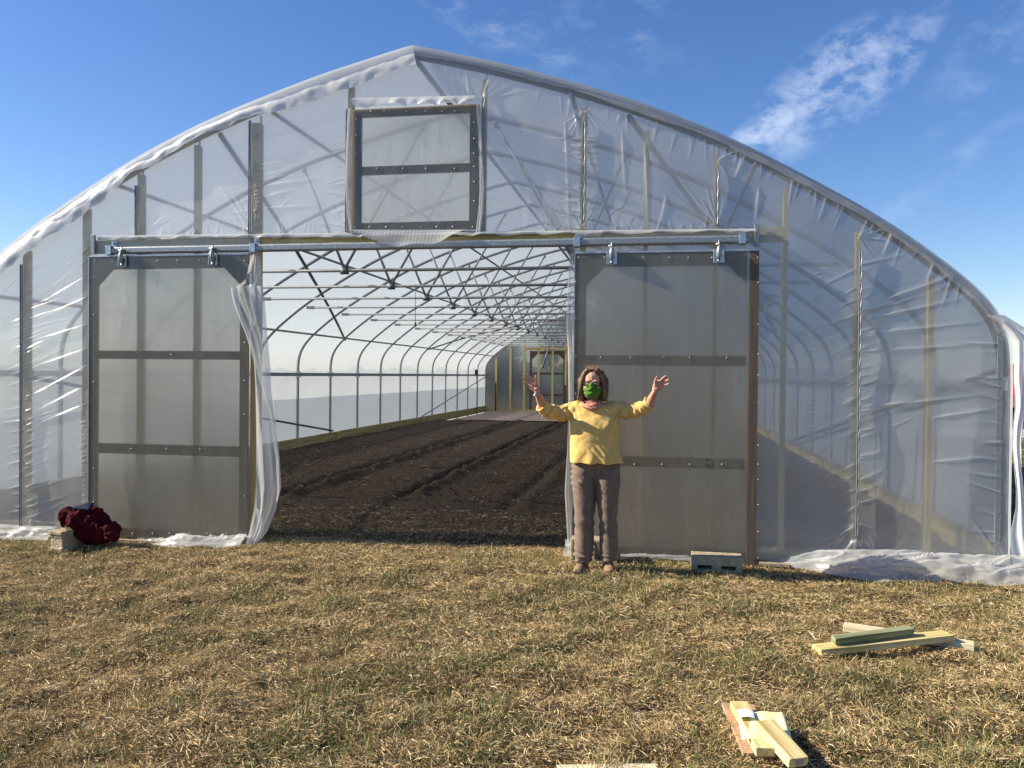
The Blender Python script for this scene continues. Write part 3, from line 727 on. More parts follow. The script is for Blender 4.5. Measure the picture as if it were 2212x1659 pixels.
# ---- sliding doors
YD = Y0-.075
def door(x1, x2, yt, yb, xm, stile, toprail, mids, botrail, hangers, stile_mat, screws):
    xa, xb = onY(x1, 860, YD).x, onY(x2, 860, YD).x
    zt, zb = onY(xm, yt, YD).z, onY(xm, yb, YD).z
    D = wempty('sliding_door', (xa, YD, zb)); D.parent = GH; D.matrix_parent_inverse = GH.matrix_basis.inverted(); 
    D.location = (xa, YD, zb); 
    def ch(mb, name, m, **k):
        o = mb.build(name, m, None, **k); o.parent = D; o.matrix_parent_inverse = Matrix.Translation(-Vector((xa, YD, zb))); return o
    T = .03
    zz = lambda y: onY(xm, y, YD).z
    for a in (xa, xb-stile):
        yo_ = .0098 if (a > xa and x1 > 1000) else 0
        ch(MB().span((a+(stile*.2 if yo_ else 0), YD-yo_, zb), (a+stile, YD+T, zt)), 'stile', stile_mat, bevel=.002)
    ch(MB().span((xa+stile+.001, YD, zt-toprail), (xb-stile-.001, YD+T, zt)), 'rail', W_OLD_X, bevel=.002)
    for (a, b) in mids: ch(MB().span((xa+stile+.001, YD, zz(b)), (xb-stile-.001, YD+T, zz(a))), 'rail', W_OLD_X, bevel=.002)
    ch(MB().span((xa+stile+.001, YD, zb), (xb-stile-.001, YD+T, zb+botrail)), 'rail', W_OLD_X, bevel=.002)
    for s, xc_ in ((1, xa+stile+.0012), (-1, xb-stile-.0012)):
        g = .16; z_ = zt-toprail-.001
        V = [(xc_, YD+.001, z_), (xc_+s*g, YD+.001, z_), (xc_, YD+.001, z_-g), (xc_, YD+T-.004, z_), (xc_+s*g, YD+T-.004, z_), (xc_, YD+T-.004, z_-g)]
        mb = MB(); mb.add(V, [(0, 1, 2), (3, 5, 4), (0, 3, 4, 1), (1, 4, 5, 2), (2, 5, 3, 0)]); ch(mb, 'gusset', W_OLD_X)
    n = int((xb-xa)/.02); pn = MB().span((xa-.003, YD-.009, zb-.003), ((xb-stile*.80 if x1 > 1000 else xb+.003), YD-.003, zt+.003)); ch(pn, 'panel', POLY)
    ch(MB().span((xa-.006, YD-.013, zt-.004), (xb+.006, YD+T+.004, zt+.010)), 'edge_channel', ALU)
    ch(MB().span((xa-.008, YD-.013, zb), (xa-.002, YD+T, zt-.006)), 'edge_channel', ALU)
    sm = None
    def screw(x, z):
        nonlocal sm
        if sm is None:
            sm = ch(MB().ell((0, 0, 0), (.0055, .004, .0055), None, 10, 6), 'screw', ALU, smooth=True); sm.location = (x, YD-.012, z)
        else:
            c = sm.copy(); sc.collection.objects.link(c); c.location = (x, YD-.012, z)
    for (px, py) in screws: q = onY(px, py, YD-.012); screw(q.x, q.z)
    for px in hangers:
        q = onY(px, yt-4, YD-.02); x = q.x
        hp = MB()
        hp.span((x-.042, YD-.020, zt-.105), (x+.042, YD-.014, zt+.004))
        for s in (-1, 1): hp.span((x+s*.042-.003, YD-.034, zt-.105), (x+s*.042+.003, YD-.014, zt+.012))
        h_ = ch(hp, 'hanger', ZINC, bevel=.002)
        m = MB().tube([(x, YD-.045, zt+.045), (x, YD-.05, zt+.01), (x, YD-.045, zt-.035), (x, YD-.03, zt-.085)], [.009, .020, .021, .008], 10)
        m.tube([(x, YD-.035, zt+.02), (x, YD-.035, zt+.085)], .008, 8); m.box((x, YD-.035, zt+.052), (.055, .03, .012)); m.box((x, YD-.03, zt-.088), (.02, .02, .02))
        t_ = m.build('bolt', GALV, None, True); t_.parent = h_
    return D
scL = [(x, 563) for x in (205, 258, 297, 340, 383, 430, 500, 528)]+[(528, y) for y in (600, 655, 740, 822, 895, 1072, 1155)]+[(202, y) for y in (600, 680, 825, 1012, 1085)]+[(x, 766) for x in (370, 438)]+[(x, 970) for x in (283, 360, 432)]+[(x, 1152) for x in (286, 330, 366, 410, 447, 489)]
door(193.5, 534.5, 551.8, 1163, 365, .082, .125, [(758, 776), (961, 983)], .075, (265, 461), W_OLD_Z, scL)
scR = [(x, 556) for x in (1250, 1306, 1345, 1390, 1446, 1487, 1538, 1575, 1637)]+[(1638, y) for y in (610, 700, 765, 810, 870, 962, 1003, 1036, 1090, 1148, 1205)]+[(1244, y) for y in (608, 688, 770, 850, 940, 1110)]+[(x, 772) for x in (1298, 1362, 1434, 1490, 1570)]+[(x, 1003) for x in (1370, 1430, 1490, 1560)]+[(x, 1207) for x in (1430, 1480)]
WST = wood('brown_stile', [(.3, (.085, .060, .042)), (.52, (.155, .115, .082)), (.75, (.23, .18, .135))], 'Z')
door(1240, 1636, 544, 1216, 1440, .095, .120, [(768, 790), (988, 1010)], .085, (1322, 1553), WST, scR)
# track pipe with brackets
zt1, zt0 = onY(920, 521.5, Y0-.06).z, onY(920, 538, Y0-.06).z
xt0, xt1 = onY(232, 530, Y0-.06).x, onY(1617, 520, Y0-.06).x
tr = MB().span((xt0, Y0-.095, zt0), (xt1, Y0-.030, zt1)).build('door_track', GALV, GH, bevel=.016)
for px in (234, 545, 1246, 1604):
    x = onY(px, 530, Y0-.1).x
    m = MB(); m.span((x-.028, Y0-.104, zt0-.008), (x+.028, Y0-.096, zt1+.006)); m.span((x-.028, Y0-.104, zt1+.002), (x+.028, Y0-.006, zt1+.008))
    m.span((x-.028, Y0-.014, zt1+.008), (x+.028, Y0-.006, zt1+.075)); m.span((x-.028, Y0-.104, zt0-.008), (x+.028, Y0-.02, zt0-.003))
    m.tube([(x, Y0-.03, zt1+.045), (x, Y0-.012, zt1+.045)], .014, 6)
    m.build('track_bracket', ZINC, GH, bevel=.0015)
for px in (205, 1634):
    p = onY(px, 510 if px > 1000 else 530); MB().span((p.x-.02, Y0-.035, p.z-.09), (p.x+.02, Y0-.012, p.z+.10)).build('end_clip', GALV, GH, bevel=.003)

# ---- vent window
YW = Y0-.035
VW = wempty('vent_window', (0, YW, 0)); VW.parent = GH; VW.matrix_parent_inverse = GH.matrix_basis.inverted(); VW.location = (0, YW, 0)
def vch(mb, name, m, **k):
    o = mb.build(name, m, None, **k); o.parent = VW; o.matrix_parent_inverse = Matrix.Translation((0, -YW, 0)); return o
wx0, wx1 = onY(761, 370, YW).x, onY(1034, 370, YW).x; wz0, wz1 = onY(900, 498, YW).z, onY(900, 231, YW).z
px0, px1 = onY(780, 370, YW).x, onY(1014, 370, YW).x
pz = [onY(900, y, YW).z for y in (479, 374, 356, 248)]
for a, b in ((wx0, px0), (px1, wx1)): vch(MB().span((a, YW, wz0), (b, YW+.03, wz1)), 'stile', W_OLD_Z, bevel=.002)
for a, b in ((wz0, pz[0]), (pz[1], pz[2]), (pz[3], wz1)): vch(MB().span((px0+.001, YW, a), (px1-.001, YW+.03, b)), 'rail', W_OLD_X, bevel=.002)
vch(MB().span((wx0-.002, YW-.009, wz0-.002), (wx1+.002, YW-.003, wz1+.002)), 'pane', POLY)
vch(MB().span((wx0-.006, YW-.013, wz0-.014), (wx1+.006, YW+.034, wz0-.004)), 'edge_channel', ALU)
sm = None
for (px, py) in [(x, 490) for x in (767, 798, 834, 870, 909, 943, 978, 1021)]+[(x, 240) for x in (801, 830, 878, 919, 955, 983)]+[(769, y) for y in (257, 292, 330, 372, 408, 452)]+[(1024, y) for y in (265, 299, 331, 360, 392, 434)]+[(x, 364) for x in (814, 870, 920, 982)]:
    q = onY(px, py, YW-.012)
    if sm is None: sm = vch(MB().ell((0, 0, 0), (.006, .004, .006), None, 10, 6), 'screw', ALU, smooth=True); sm.location = (q.x, YW-.012, q.z)
    else: c = sm.copy(); sc.collection.objects.link(c); c.location = (q.x, YW-.012, q.z)

# ---- loose film on the ground along the wall
def skirt(name, x1, x2, wf, hf, n=170, nr=26, seed=0., m=FILM_SKIRT):
    V = []; xa, xb = x1, x2
    for j in range(nr):
        t = j/(nr-1)
        for i in range(n):
            x = lerp(xa, xb, i/(n-1)); w = wf(x); h = hf(x)
            f1 = float(fbm(np.array(x*2.6+t*2.2+seed), np.array(t*2.3-x*1.1+seed), 3))
            f2 = abs(float(fbm(np.array(x*4.3-t*3+seed*2), np.array(t*3.1+x*1.3), 2))-.5)
            f3 = 1-abs(float(fbm(np.array(x*3.2+t*4.5+seed*3), np.array(t*1.6-x*2.6+seed), 2))-.5)*5
            f4 = 1-abs(float(fbm(np.array(x*9+t*5+seed), np.array(t*6-x*7), 2))-.5)*5
            z = h*(1-t)**1.4+.060*w/.35*sin(pi*min(1, t*1.05))*(f1)*1.3-.04*f2*w/.35*sin(pi*t)+(.042*max(f3, 0)**1.5+.004*max(f4, 0))*sin(pi*min(1, .12+t*.9))*min(1, w/.25)
            y = Y0-.03-t*w-.05*(f1-.5)
            V.append((x+.04*(f1-.5), y, float(gz(x, y))+.022+max(z, 0)))
    return big_mesh(name, V, grid_faces(nr, n), m, GH)
_xs = onY(1660, 1215).x
skirt('film_skirt', _xs, 3.6, lambda x: .04+.40*float(sst(_xs+.05, _xs+.9, x))+.09*(float(vnoise(x*2.1, 3.))-.5)+.04*float(vnoise(x*7, 2.)), lambda x: .03+.09*float(sst(_xs, _xs+.5, x))+.05*float(vnoise(x*1.3, 8.)), 340, 40, seed=1.)
skirt('film_skirt', XC-5.3, onY(128, 1150).x, lambda x: .10+.05*float(vnoise(x*2, 1.)), lambda x: .11, 90, 16, seed=4.)
skirt('film_skirt', onY(262, 1180).x, onY(548, 1180).x, lambda x: .10+.16*float(sst(onY(300, 1180).x, onY(430, 1180).x, x))*(.6+.6*float(vnoise(x*3.2, 5.))), lambda x: .035, 110, 16, seed=6.)
skirt('film_skirt', onY(1222, 1205).x, onY(1262, 1205).x, lambda x: .14, lambda x: .12, 30, 14, seed=8.)
skirt('film_skirt', onY(1340, 1205).x, onY(1500, 1205).x, lambda x: .09, lambda x: .05, 50, 10, seed=9.)
# base strip under the left door
MB().beam(onY(235, 1166, Y0-.12), onY(577, 1182, Y0-.16), .06, .02).build('guide_board', W_OLD_X, GH)
MB().beam(gnd(1640, 1217, .02), gnd(1705, 1221, .02), .07, .02).build('guide_board', W_OLD_X, GH)

# ---- rear end wall
def r5(x, y): return ((1800+x*.2411)*.5486, (1300+y*.2411)*.5486)
YR = YEND-.16
def rz(y, x=1100): return onY(*r5(x, y), YR).z
def rx(x, y=800): return onY(*r5(x, y), YR).x
for i, (px, pt) in enumerate([(632, 460), (866, 285), (1092, 165), (1325, 140), (1555, 120), (1770, 110)]):
    x = rx(px); zt = min(rz(pt), roof_z(x-XC)-.15)
    MB().span((x-.045, YR+.04, .04), (x+.045, YR+.09, zt)).build('stud', W_NEW_Z, GH)
for o_ in (1.9, 3.2, 4.4):
    x = XC+o_; MB().span((x-.045, YR+.04, .04), (x+.045, YR+.09, roof_z(o_)-.15)).build('stud', W_NEW_Z, GH)
MB().span((rx(1105), YR, rz(322)), (rx(1815), YR+.038, rz(282))).build('header', W_NEW_X, GH)
MB().span((rx(420), YR+.02, .03), (XC+4.9, YR+.06, .12)).build('sill_board', W_NEW_X, GH)
ya = YEND+.02+.06
RD = wempty('rear_door', (0, ya, 0)); RD.parent = GH; RD.matrix_parent_inverse = GH.matrix_basis.inverted(); RD.location = (0, ya, 0)
def rch(mb, name, m):
    o = mb.build(name, m, None); o.parent = RD; o.matrix_parent_inverse = Matrix.Translation((0, -ya, 0)); return o
yf = YEND-.05
x1_, x2_ = rx(1178), rx(1762)
for a, b in ((x1_, rx(1212)), (rx(1728), x2_)): rch(MB().span((a, yf, .03), (b, yf+.03, rz(338))), 'stile', WST)
for a, b in ((392, 340), (722, 690), (1072, 1040), (1368, 1335)): rch(MB().span((rx(1212)+.001, yf, max(.03, rz(a))), (rx(1728)-.001, yf+.03, rz(b))), 'rail', WST)
for s, xc_ in ((1, rx(1212)+.002), (-1, rx(1728)-.002)):
    z_ = rz(393); g = .22; mb = MB(); V = [(xc_, yf+.002, z_), (xc_+s*g, yf+.002, z_), (xc_, yf+.002, z_-g), (xc_, yf+.02, z_), (xc_+s*g, yf+.02, z_), (xc_, yf+.02, z_-g)]
    mb.add(V, [(0, 1, 2), (3, 5, 4), (0, 3, 4, 1), (1, 4, 5, 2), (2, 5, 3, 0)]); rch(mb, 'gusset', WST)

# ------------------------------------------------------------------ things inside the greenhouse
TPG = plain('green_paint', (.012, .045, .022), .6, .2)
for i, (px, py) in enumerate([(630, 865), (1765, 890), (1315, 1225)]):
    x = rx(px, 1200); zt = rz(py)
    m = MB().span((x-.03, YR-.03, .03), (x+.03, YR-.022, zt)); m.span((x-.004, YR-.022, .03), (x+.004, YR+.01, zt))
    for k in range(int((zt-.1)/.12)): m.span((x-.012, YR-.04, .1+k*.12), (x+.012, YR-.03, .13+k*.12))
    o = m.build('fence_post', TPG)
    tag(o, ['green steel fence post standing beside the leftmost stud of the far end wall', 'green steel fence post beside the far end wall next to the near door edge', 'short green steel fence post half hidden by the raised elbow at the far door'][i], 'post', 'green steel posts at the far end wall')
p, q = onY(898.8, 520, 10.84), onY(896.5, 704, 10.84)
m = MB().tube([(p.x, 10.84, 2.80), (p.x, 10.84, q.z+.05)], .004, 6); m.tube([(p.x, 10.84, q.z+.05), (p.x, 10.84, q.z)], .012, 8)
tag(m.build('pull_cord', GALV_D, None, True), 'thin grey pull cord hanging from the roof ties inside the opening', 'cord')
p = onY(1186, 748, 21.2); q = onY(1172.5, 795, 21.2); p2 = onY(1192, 722, 21.2)
m = MB().tube([(p2.x, 21.2, p2.z), p], .006, 6); m.tube([p, q], .018, 8); m.tube([q, (q.x-.05, q.y, q.z+.02)], .016, 8)
tag(m.build('crank_rod', GALV, None, True), 'grey metal crank rod hanging at a slant from the ties before the far door', 'rod')
BLK = plain('black_plastic', (.012, .012, .013), .5, .2)
p = onX(1029, 804, XC-HALF+.12)
fb = wempty('ventilator_motor', tuple(p)); tag(fb, 'black motor box with a dangling cord on a far left post', 'motor')
keep(MB().box(p, (.10, .16, .20)).build('housing', BLK, bevel=.02), fb)
keep(MB().tube([p-Vector((0, 0, .1)), p+Vector((.03, 0, -.6)), p+Vector((.02, .02, -1.2)), (p.x+.03, p.y, .12)], .012, 6).build('cord', BLK, None, True), fb)

# ------------------------------------------------------------------ concrete blocks
def block(name, w, d, h, mb=None):
    """two-core concrete block, w along X, d along Y (cores run along d), h up, origin at the base centre"""
    t = .032; m = MB(); web = .03
    m.span((-w/2, -d/2, 0), (w/2, d/2, t)); m.span((-w/2, -d/2, h-t), (w/2, d/2, h))
    for a, b in ((-w/2, -w/2+t), (-web/2, web/2), (w/2-t, w/2)): m.span((a, -d/2+.001, t-.001), (b, d/2-.001, h-t+.001))
    return m
def place_block(m, px, py, z, rot, label, extra=0, xyz=None):
    me = remesh(m, .006, 2, lambda co: (fbm(co[:, 0]*60, co[:, 2]*60+co[:, 1]*40, 2)-.5)*.004)
    o = link('concrete_block', me, CONC, None, False)
    p = xyz if xyz else gnd(px, py, z)
    o.location = (p[0], p[1], float(gz(p[0], p[1]))+extra); o.rotation_euler = (0, 0, radians(rot))
    return tag(o, label, 'concrete block', 'concrete blocks along the greenhouse wall')
# behind the person: stands on its long edge, cores facing out
s_ = 1/FPX*7.25
place_block(block('', .395, .19, .19+.02), 0, 0, 0, 0, 'concrete block on edge with open cores behind the ankles of the person', 0, (onY(1284, 1200, 7.16).x, 7.16, 0))
# right: lies flat, cores seen as two slots under a solid top
m = MB(); w, d, h = .41, .20, .155
m.span((-w/2, -d/2, h-.075), (w/2, d/2, h)); m.span((-w/2, -d/2, 0), (w/2, d/2, .045))
for a, b in ((-w/2, -w/2+.05), (-.035, .035), (w/2-.05, w/2)): m.span((a, -d/2+.001, .04), (b, d/2-.001, h-.07))
m.span((-w/2+.01, d/2-.06, .04), (w/2-.01, d/2-.002, h-.07))
place_block(m, 0, 0, 0, -2, 'concrete block lying flat by the lower edge of the right sliding door', -.01, (onY(1548, 1200, 7.08).x+.0, 7.10, 0))
# left: end-on H profile with grooves
m = MB(); w, d, h = .175, .38, .19
m.span((-w/2, -d/2, h-.035), (w/2, d/2, h)); m.span((-w/2, -d/2, 0), (w/2, d/2, .035)); m.span((-w/2+.012, -d/2+.012, h-.065), (w/2-.012, d/2, h-.03)); m.span((-w/2+.012, -d/2+.02, .03), (w/2-.012, d/2, h-.06))
lb = place_block(m, 0, 0, 0, -12, 'grooved grey concrete block under the dark red fleece jacket', -.005, (onY(150, 1160, 6.98).x, 7.02, 0))
LBX, LBY = lb.location.x, lb.location.y; LBZ = lb.location.z+.19

# clothes on the left block
FLE = plain('red_fleece', (.055, .006, .010), .95, .35, 60, .4, spec=.1)
NAV = plain('navy_cloth', (.010, .014, .035), .9, .3, 30, .2, spec=.1)
def zl(x, y, Y): return onY((200+x*.226)*.5486, (1950+y*.226)*.5486, Y)
m = MB()
YC = 7.0
for (x, y, rx_, ry_, rz_, dy) in [(300, 330, .10, .11, .085, 0), (250, 430, .10, .10, .09, -.04), (420, 430, .10, .12, .11, -.06), (560, 380, .14, .15, .14, 0), (720, 420, .15, .15, .17, .02), (830, 520, .15, .14, .19, .02), (960, 600, .12, .13, .15, .0), (1080, 640, .085, .11, .12, -.02), (700, 640, .15, .14, .18, .03), (560, 560, .12, .13, .14, .04), (860, 300, .03, .06, .05, .02), (760, 285, .07, .08, .055, .03), (400, 290, .12, .10, .05, 0), (1060, 720, .07, .10, .07, -.02), (830, 740, .13, .12, .10, .02)]:
    p = zl(x, y, YC+dy); m.ell(p, (rx_*.78, ry_*.74, rz_*.74))
def folds(co):
    x, y, z = co[:, 0], co[:, 1], co[:, 2]
    a = 1-np.abs(fbm(x*6+z*7, z*4-x*7+y*4, 3)-.5)*4.5
    b_ = 1-np.abs(fbm(x*15-z*11+3, z*12+x*9-y*10, 2)-.5)*3.0
    return .034*a+.016*b_+(fbm(x*40, z*40+y*30, 2)-.5)*.004-.034
fl = link('fleece_jacket', remesh(m, .007, 8, folds), FLE, None, True)
tag(fl, 'dark red fleece jacket crumpled over the grooved concrete block by the left door', 'jacket')
# navy cap lying on top
m = MB(); V = []
for j in range(9):
    t = j/8
    for i in range(13):
        u = i/12; p = zl(lerp(lerp(370, 600, t), lerp(760, 690, t), u), lerp(lerp(235, 250, t), lerp(140, 265, t), u)-30*sin(pi*u)*(1-t)*.5, YC-.02-.10*t+.02*sin(u*7))
        V.append(tuple(p))
cp = big_mesh('navy_cap', V, grid_faces(9, 13), NAV, None, True); cp.modifiers.new('s', 'SOLIDIFY').thickness = .012
tag(cp, 'dark navy folded cap lying on top of the red fleece jacket', 'cap')
p = zl(318, 557, 6.90)
o = MB().box((0, 0, .021), (.062, .04, .042)).build('timber_offcut', W_OFF, bevel=.002); o.location = (p.x, 6.905, LBZ+.001); o.rotation_euler = (0, 0, radians(6))
tag(o, 'tiny sawn timber block set on the grooved concrete block before the red jacket', 'timber offcut')

# ------------------------------------------------------------------ timber offcuts and papers on the grass
def gzz(x, y): return float(gz(x, y))
def timber(p, q, w, t, m, label, roll=0, name='timber_offcut', group='timber offcuts on the grass', bev=.003):
    """p, q: centres of the top face at both ends"""
    p = Vector(p)-Vector((0, 0, t)); q = Vector(q)-Vector((0, 0, t)); X = q-p; L = X.length; X.normalize(); Yv = Vector((0, 0, 1)).cross(X).normalized(); Z = X.cross(Yv)
    o = MB().box((0, 0, t/2), (L, w, t)).build(name, m, bevel=bev)
    Mx = Matrix((X, Yv, Z)).transposed().to_4x4(); o.matrix_world = Matrix.Translation((p+q)/2) @ Mx @ Matrix.Rotation(radians(roll), 4, 'X')
    return tag(o, label, 'timber offcut' if name == 'timber_offcut' else 'plank', group)
def z3(x, y): return ((3000+x*.4667)*.5486, (2100+y*.4667)*.5486)
def g3(x, y, z): return gnd(*z3(x, y), z)
G0 = max(gzz(*g3(a_, b_, 0).xy) for a_ in range(450, 1850, 80) for b_ in (840, 900, 960))-.012
timber(g3(690, 762, G0+.055), g3(1790, 925, G0+.040), .089, .038, W_PALE, 'pale timber offcut lying lowest in the crossed pile on the grass')
timber(g3(462, 958, G0+.044), g3(1577, 836, G0+.084), .105, .038, W_NEW_X, 'long yellow green timber offcut crossing over the pale one')
timber(g3(600, 868, G0+.100), g3(1262, 785, G0+.124), .045, .040, W_GREEN, 'shorter dark greenish timber offcut on top of the crossed pile', 12)
def z4(x, y): return ((2780+x*.2351)*.5486, (2700+y*.2351)*.5486)
def g4(x, y, z): return gnd(*z4(x, y), z)
G1 = max(gzz(*g4(a_, b_, 0).xy) for a_ in range(300, 1500, 150) for b_ in range(300, 1300, 150))-.012
timber(g4(530, 292, G1+.032), g4(930, 1135, G1+.026), .152, .020, W_BROWN, 'reddish brown flat plank lying under the yellow timbers and papers', name='flat_plank')
timber(g4(548, 252, G1+.072), g4(1000, 1040, G1+.066), .080, .038, W_OFF, 'yellow timber offcut lying on the brown plank beneath the papers')
eo = timber(g4(962, 555, G1+.120), g4(1540, 1195, G1+.066), .088, .040, W_OFF, 'yellow grained timber offcut with a grey sticker on its end, on the papers')
STK = plain('sticker', (.30, .31, .33), .6, .2, 200)
L_ = max(v.co.x for v in eo.data.vertices)
st = MB().span((L_+.0005, -.014, .010), (L_+.0015, .022, .034)).build('sticker', STK, eo)
PAP = plain('yellow_paper', (.86, .84, .44), .75, .03, 5); PAPW = plain('white_tag', (.80, .80, .84), .7, .04, 5)
def sheet(name, c, m, z, bend, label, cat, n=14):
    V = []
    P_ = [g4(x, y, z) for x, y in c]
    for j in range(n):
        for i in range(n):
            u, v = i/(n-1), j/(n-1); a = P_[0].lerp(P_[1], u); b = P_[3].lerp(P_[2], u); p = a.lerp(b, v); V.append((p.x, p.y, p.z+bend(u, v)))
    o = big_mesh(name, V, grid_faces(n, n), m); s = o.modifiers.new('s', 'SOLIDIFY'); s.thickness = .0008; s.offset = 1
    return tag(o, label, cat)
sheet('paper_sheet', [(530, 470), (1300, 412), (1440, 885), (600, 868)], PAP, G1+.072, lambda u, v: -.012*max(0, u-.5)**1.2-.004*sin(u*9+v*3)-.008*v*(u < .5), 'pale yellow sheet of lined paper pinned between the yellow timbers', 'paper')
sheet('paper_tag', [(522, 392), (806, 432), (826, 560), (526, 548)], PAPW, G1+.080, lambda u, v: .006*sin(3*u)+.004*v, 'small white paper tag lying on the corner of the yellow sheet', 'tag')
p = gnd(1209, 1645, .03); q = gnd(1421, 1642, .03); G2 = gzz(p.x, p.y)
timber((p.x+.0, p.y-.045, G2+.045), (q.x, q.y-.045, G2+.045), .089, .038, W_PALE, 'pale timber board lying nearest the camera below the person')
p = gnd(1327, 1258); te = wempty('marker_peg', (p.x, p.y, gzz(p.x, p.y))); tag(te, 'tiny white and orange peg in the grass in front of the boots', 'peg')
z_ = te.location.z
keep(MB().tube([(p.x, p.y, z_), (p.x+.002, p.y, z_+.030)], .006, 8).build('stem', plain('orange_plastic', (.6, .20, .08), .5)), te)
keep(MB().tube([(p.x+.002, p.y, z_+.030), (p.x+.003, p.y, z_+.044)], [.008, .0095], 10).build('head', plain('white_plastic', (.8, .8, .8), .5)), te)

# ------------------------------------------------------------------ person
YP = 6.84
def Q(x, y, Y=YP): return onY((1950+.603*x)*.5486, (1350+.603*y)*.5486, Y)
def A3(x, y, Y): return onY((2000+x*.18083)*.5486, (1420+y*.18083)*.5486, Y)
def A4(x, y, Y): return onY((2220+x*.217)*.5486, (1400+y*.217)*.5486, Y)
U = .001262
G_P = gzz(Q(640, 1490).x, YP)
SKIN = None
t = MT('skin'); c_ = t.coord(); n_ = t.noise(c_, 30, 4, .6)
SKIN = t.out(t.bsdf(t.ramp(n_, [(.3, (.48, .24, .17)), (.7, (.64, .36, .27))]), .68, spec=.25, Subsurface_Weight=.05, Subsurface_Radius=(.01, .004, .002), Subsurface_Scale=.3))
def cloth(name, col, var=.12, sc_=25, rough=.9, bump=.25):
    t = MT(name); c = t.coord(); n = t.noise(c, sc_, 5, .6); f = t.noise(t.coord((1, 1, 1)), 350, 2, .6)
    cc = t.ramp(n, [(.3, tuple(x*(1-var) for x in col)), (.7, tuple(min(1, x*(1+var)) for x in col))])
    return t.out(t.bsdf(cc, rough, normal=t.bump(t.math('ADD', n, t.math('MULTIPLY', f, .4)), bump, .006), spec=.15, Sheen_Weight=.15))
SHIRT = cloth('yellow_jersey', (.70, .46, .15)); PANTS = cloth('brown_canvas', (.19, .138, .105), .22)
MASK = cloth('green_mask_cloth', (.085, .19, .022), .2, 60); SCARF = cloth('salmon_cotton', (.62, .25, .18), .25, 90)
HAIR = plain('brown_hair', (.12, .065, .034), .5, .55, 12, spec=.4); HAIR2 = plain('light_brown_hair', (.30, .18, .09), .5, .4, 14, spec=.4)
BOOT = plain('tan_boot_leather', (.24, .155, .085), .85, .35, 40, .4); SOLE = plain('dark_rubber', (.03, .028, .026), .85, .3)
DARK = plain('dark_frame', (.03, .012, .012), .35, .2)

PE = wempty('person', (Q(640, 1490).x, YP, G_P))
tag(PE, 'person with both arms raised, in a yellow jersey, brown trousers and green face mask', 'person')
# body: one continuous surface
b = MB()
YH = YP-.06
hc = A3(1845, 500, YH)
b.ell(hc+Vector((0, .015, .035)), (.076, .094, .088)); b.ell(hc+Vector((0, -.012, -.035)), (.062, .075, .085)); b.ell(hc+Vector((0, -.022, -.080)), (.040, .042, .034))
b.ell(hc+Vector((0, -.082, -.012)), (.013, .022, .024)); b.ell(hc+Vector((0, -.092, -.026)), (.016, .016, .013))
for s in (-1, 1):
    b.ell(hc+Vector((s*.036, -.062, -.030)), (.024, .022, .022)); b.ell(hc+Vector((s*.030, -.073, .020)), (.024, .014, .009)); b.ell(hc+Vector((s*.077, .01, -.01)), (.010, .018, .030))
nb = Q(632, 425, YP)
b.tube([hc+Vector((0, .02, -.06)), nb+Vector((0, .0, .01)), nb+Vector((0, 0, -.06))], [.052, .054, .075], 14)
b.rings([[Vector((Q(cx, y).x+hw*U*cos(a), YP+dp*sin(a), Q(cx, y).z)) for a in np.linspace(0, 2*pi, 20, endpoint=False)] for (y, cx, hw, dp) in
         [(420, 635, 90, .06), (445, 640, 120, .08), (520, 650, 128, .10), (640, 652, 130, .11), (760, 655, 130, .10), (850, 655, 110, .06), (900, 655, 90, .04)]])
ARM_L = [(Q(520, 445, YP), .052), (Q(420, 453, YP-.035), .040), (Q(345, 448, YP-.095), .036), (Q(312, 422, YP-.13), .036)]
ARM_R = [(Q(785, 440, YP), .052), (Q(870, 446, YP-.035), .040), (Q(940, 438, YP-.095), .036), (Q(990, 408, YP-.13), .036)]
YHD = YP-.26
def limb(arr, seg=12): b.tube([a for a, _ in arr], [r for _, r in arr], seg)
wL = A3(640, 665, YHD); wR = A4(1655, 650, YHD)
limb(ARM_L+[(A3(745, 960, YP-.15), .036), (A3(700, 830, YP-.19), .034), (A3(660, 740, YHD+.02), .0255), (wL, .023), (A3(615, 600, YHD), .026)])
limb(ARM_R+[(A4(1560, 890, YP-.15), .036), (A4(1590, 790, YP-.19), .033), (A4(1630, 700, YHD+.02), .0255), (wR, .023), (A4(1665, 600, YHD), .026)])
for (y0_, cx0, cx1) in ((980, 585, 578), (980, 730, 740)):
    b.tube([Q(cx0, 940), Q(cx0, 1150), Q(cx1, 1300), Q(cx1, 1440)], [.060, .054, .050, .042], 12)
def hand(A, wrist, palm, fingers, thumb, Y, rf):
    # palm as a flattened loft from the wrist to the knuckles, fingers as bent tapered chains rooted in the palm
    fwd = Vector((0, 1, 0))
    b.tube([A(x, y, Y) for x, y, r in palm], [r for x, y, r in palm], 14, flat=(fwd, .42))
    for k, (pts, s) in enumerate(fingers):
        P_ = [A(x, y, Y-.004-.010*i-.004*(i == len(pts)-1)) for i, (x, y) in enumerate(pts)]
        b.tube(P_, [rf*s*f for f in (1.08, 1.0, .93, .84, .62)][:len(P_)], 9)
        b.ell(P_[-1], (rf*s*.66,)*3, None, 8, 6)
    P_ = [A(x, y, Y-.006-.008*i) for i, (x, y) in enumerate(thumb)]
    b.tube(P_, [rf*f for f in (1.75, 1.3, 1.08, .72)], 10); b.ell(P_[-1], (rf*.75,)*3, None, 8, 6)
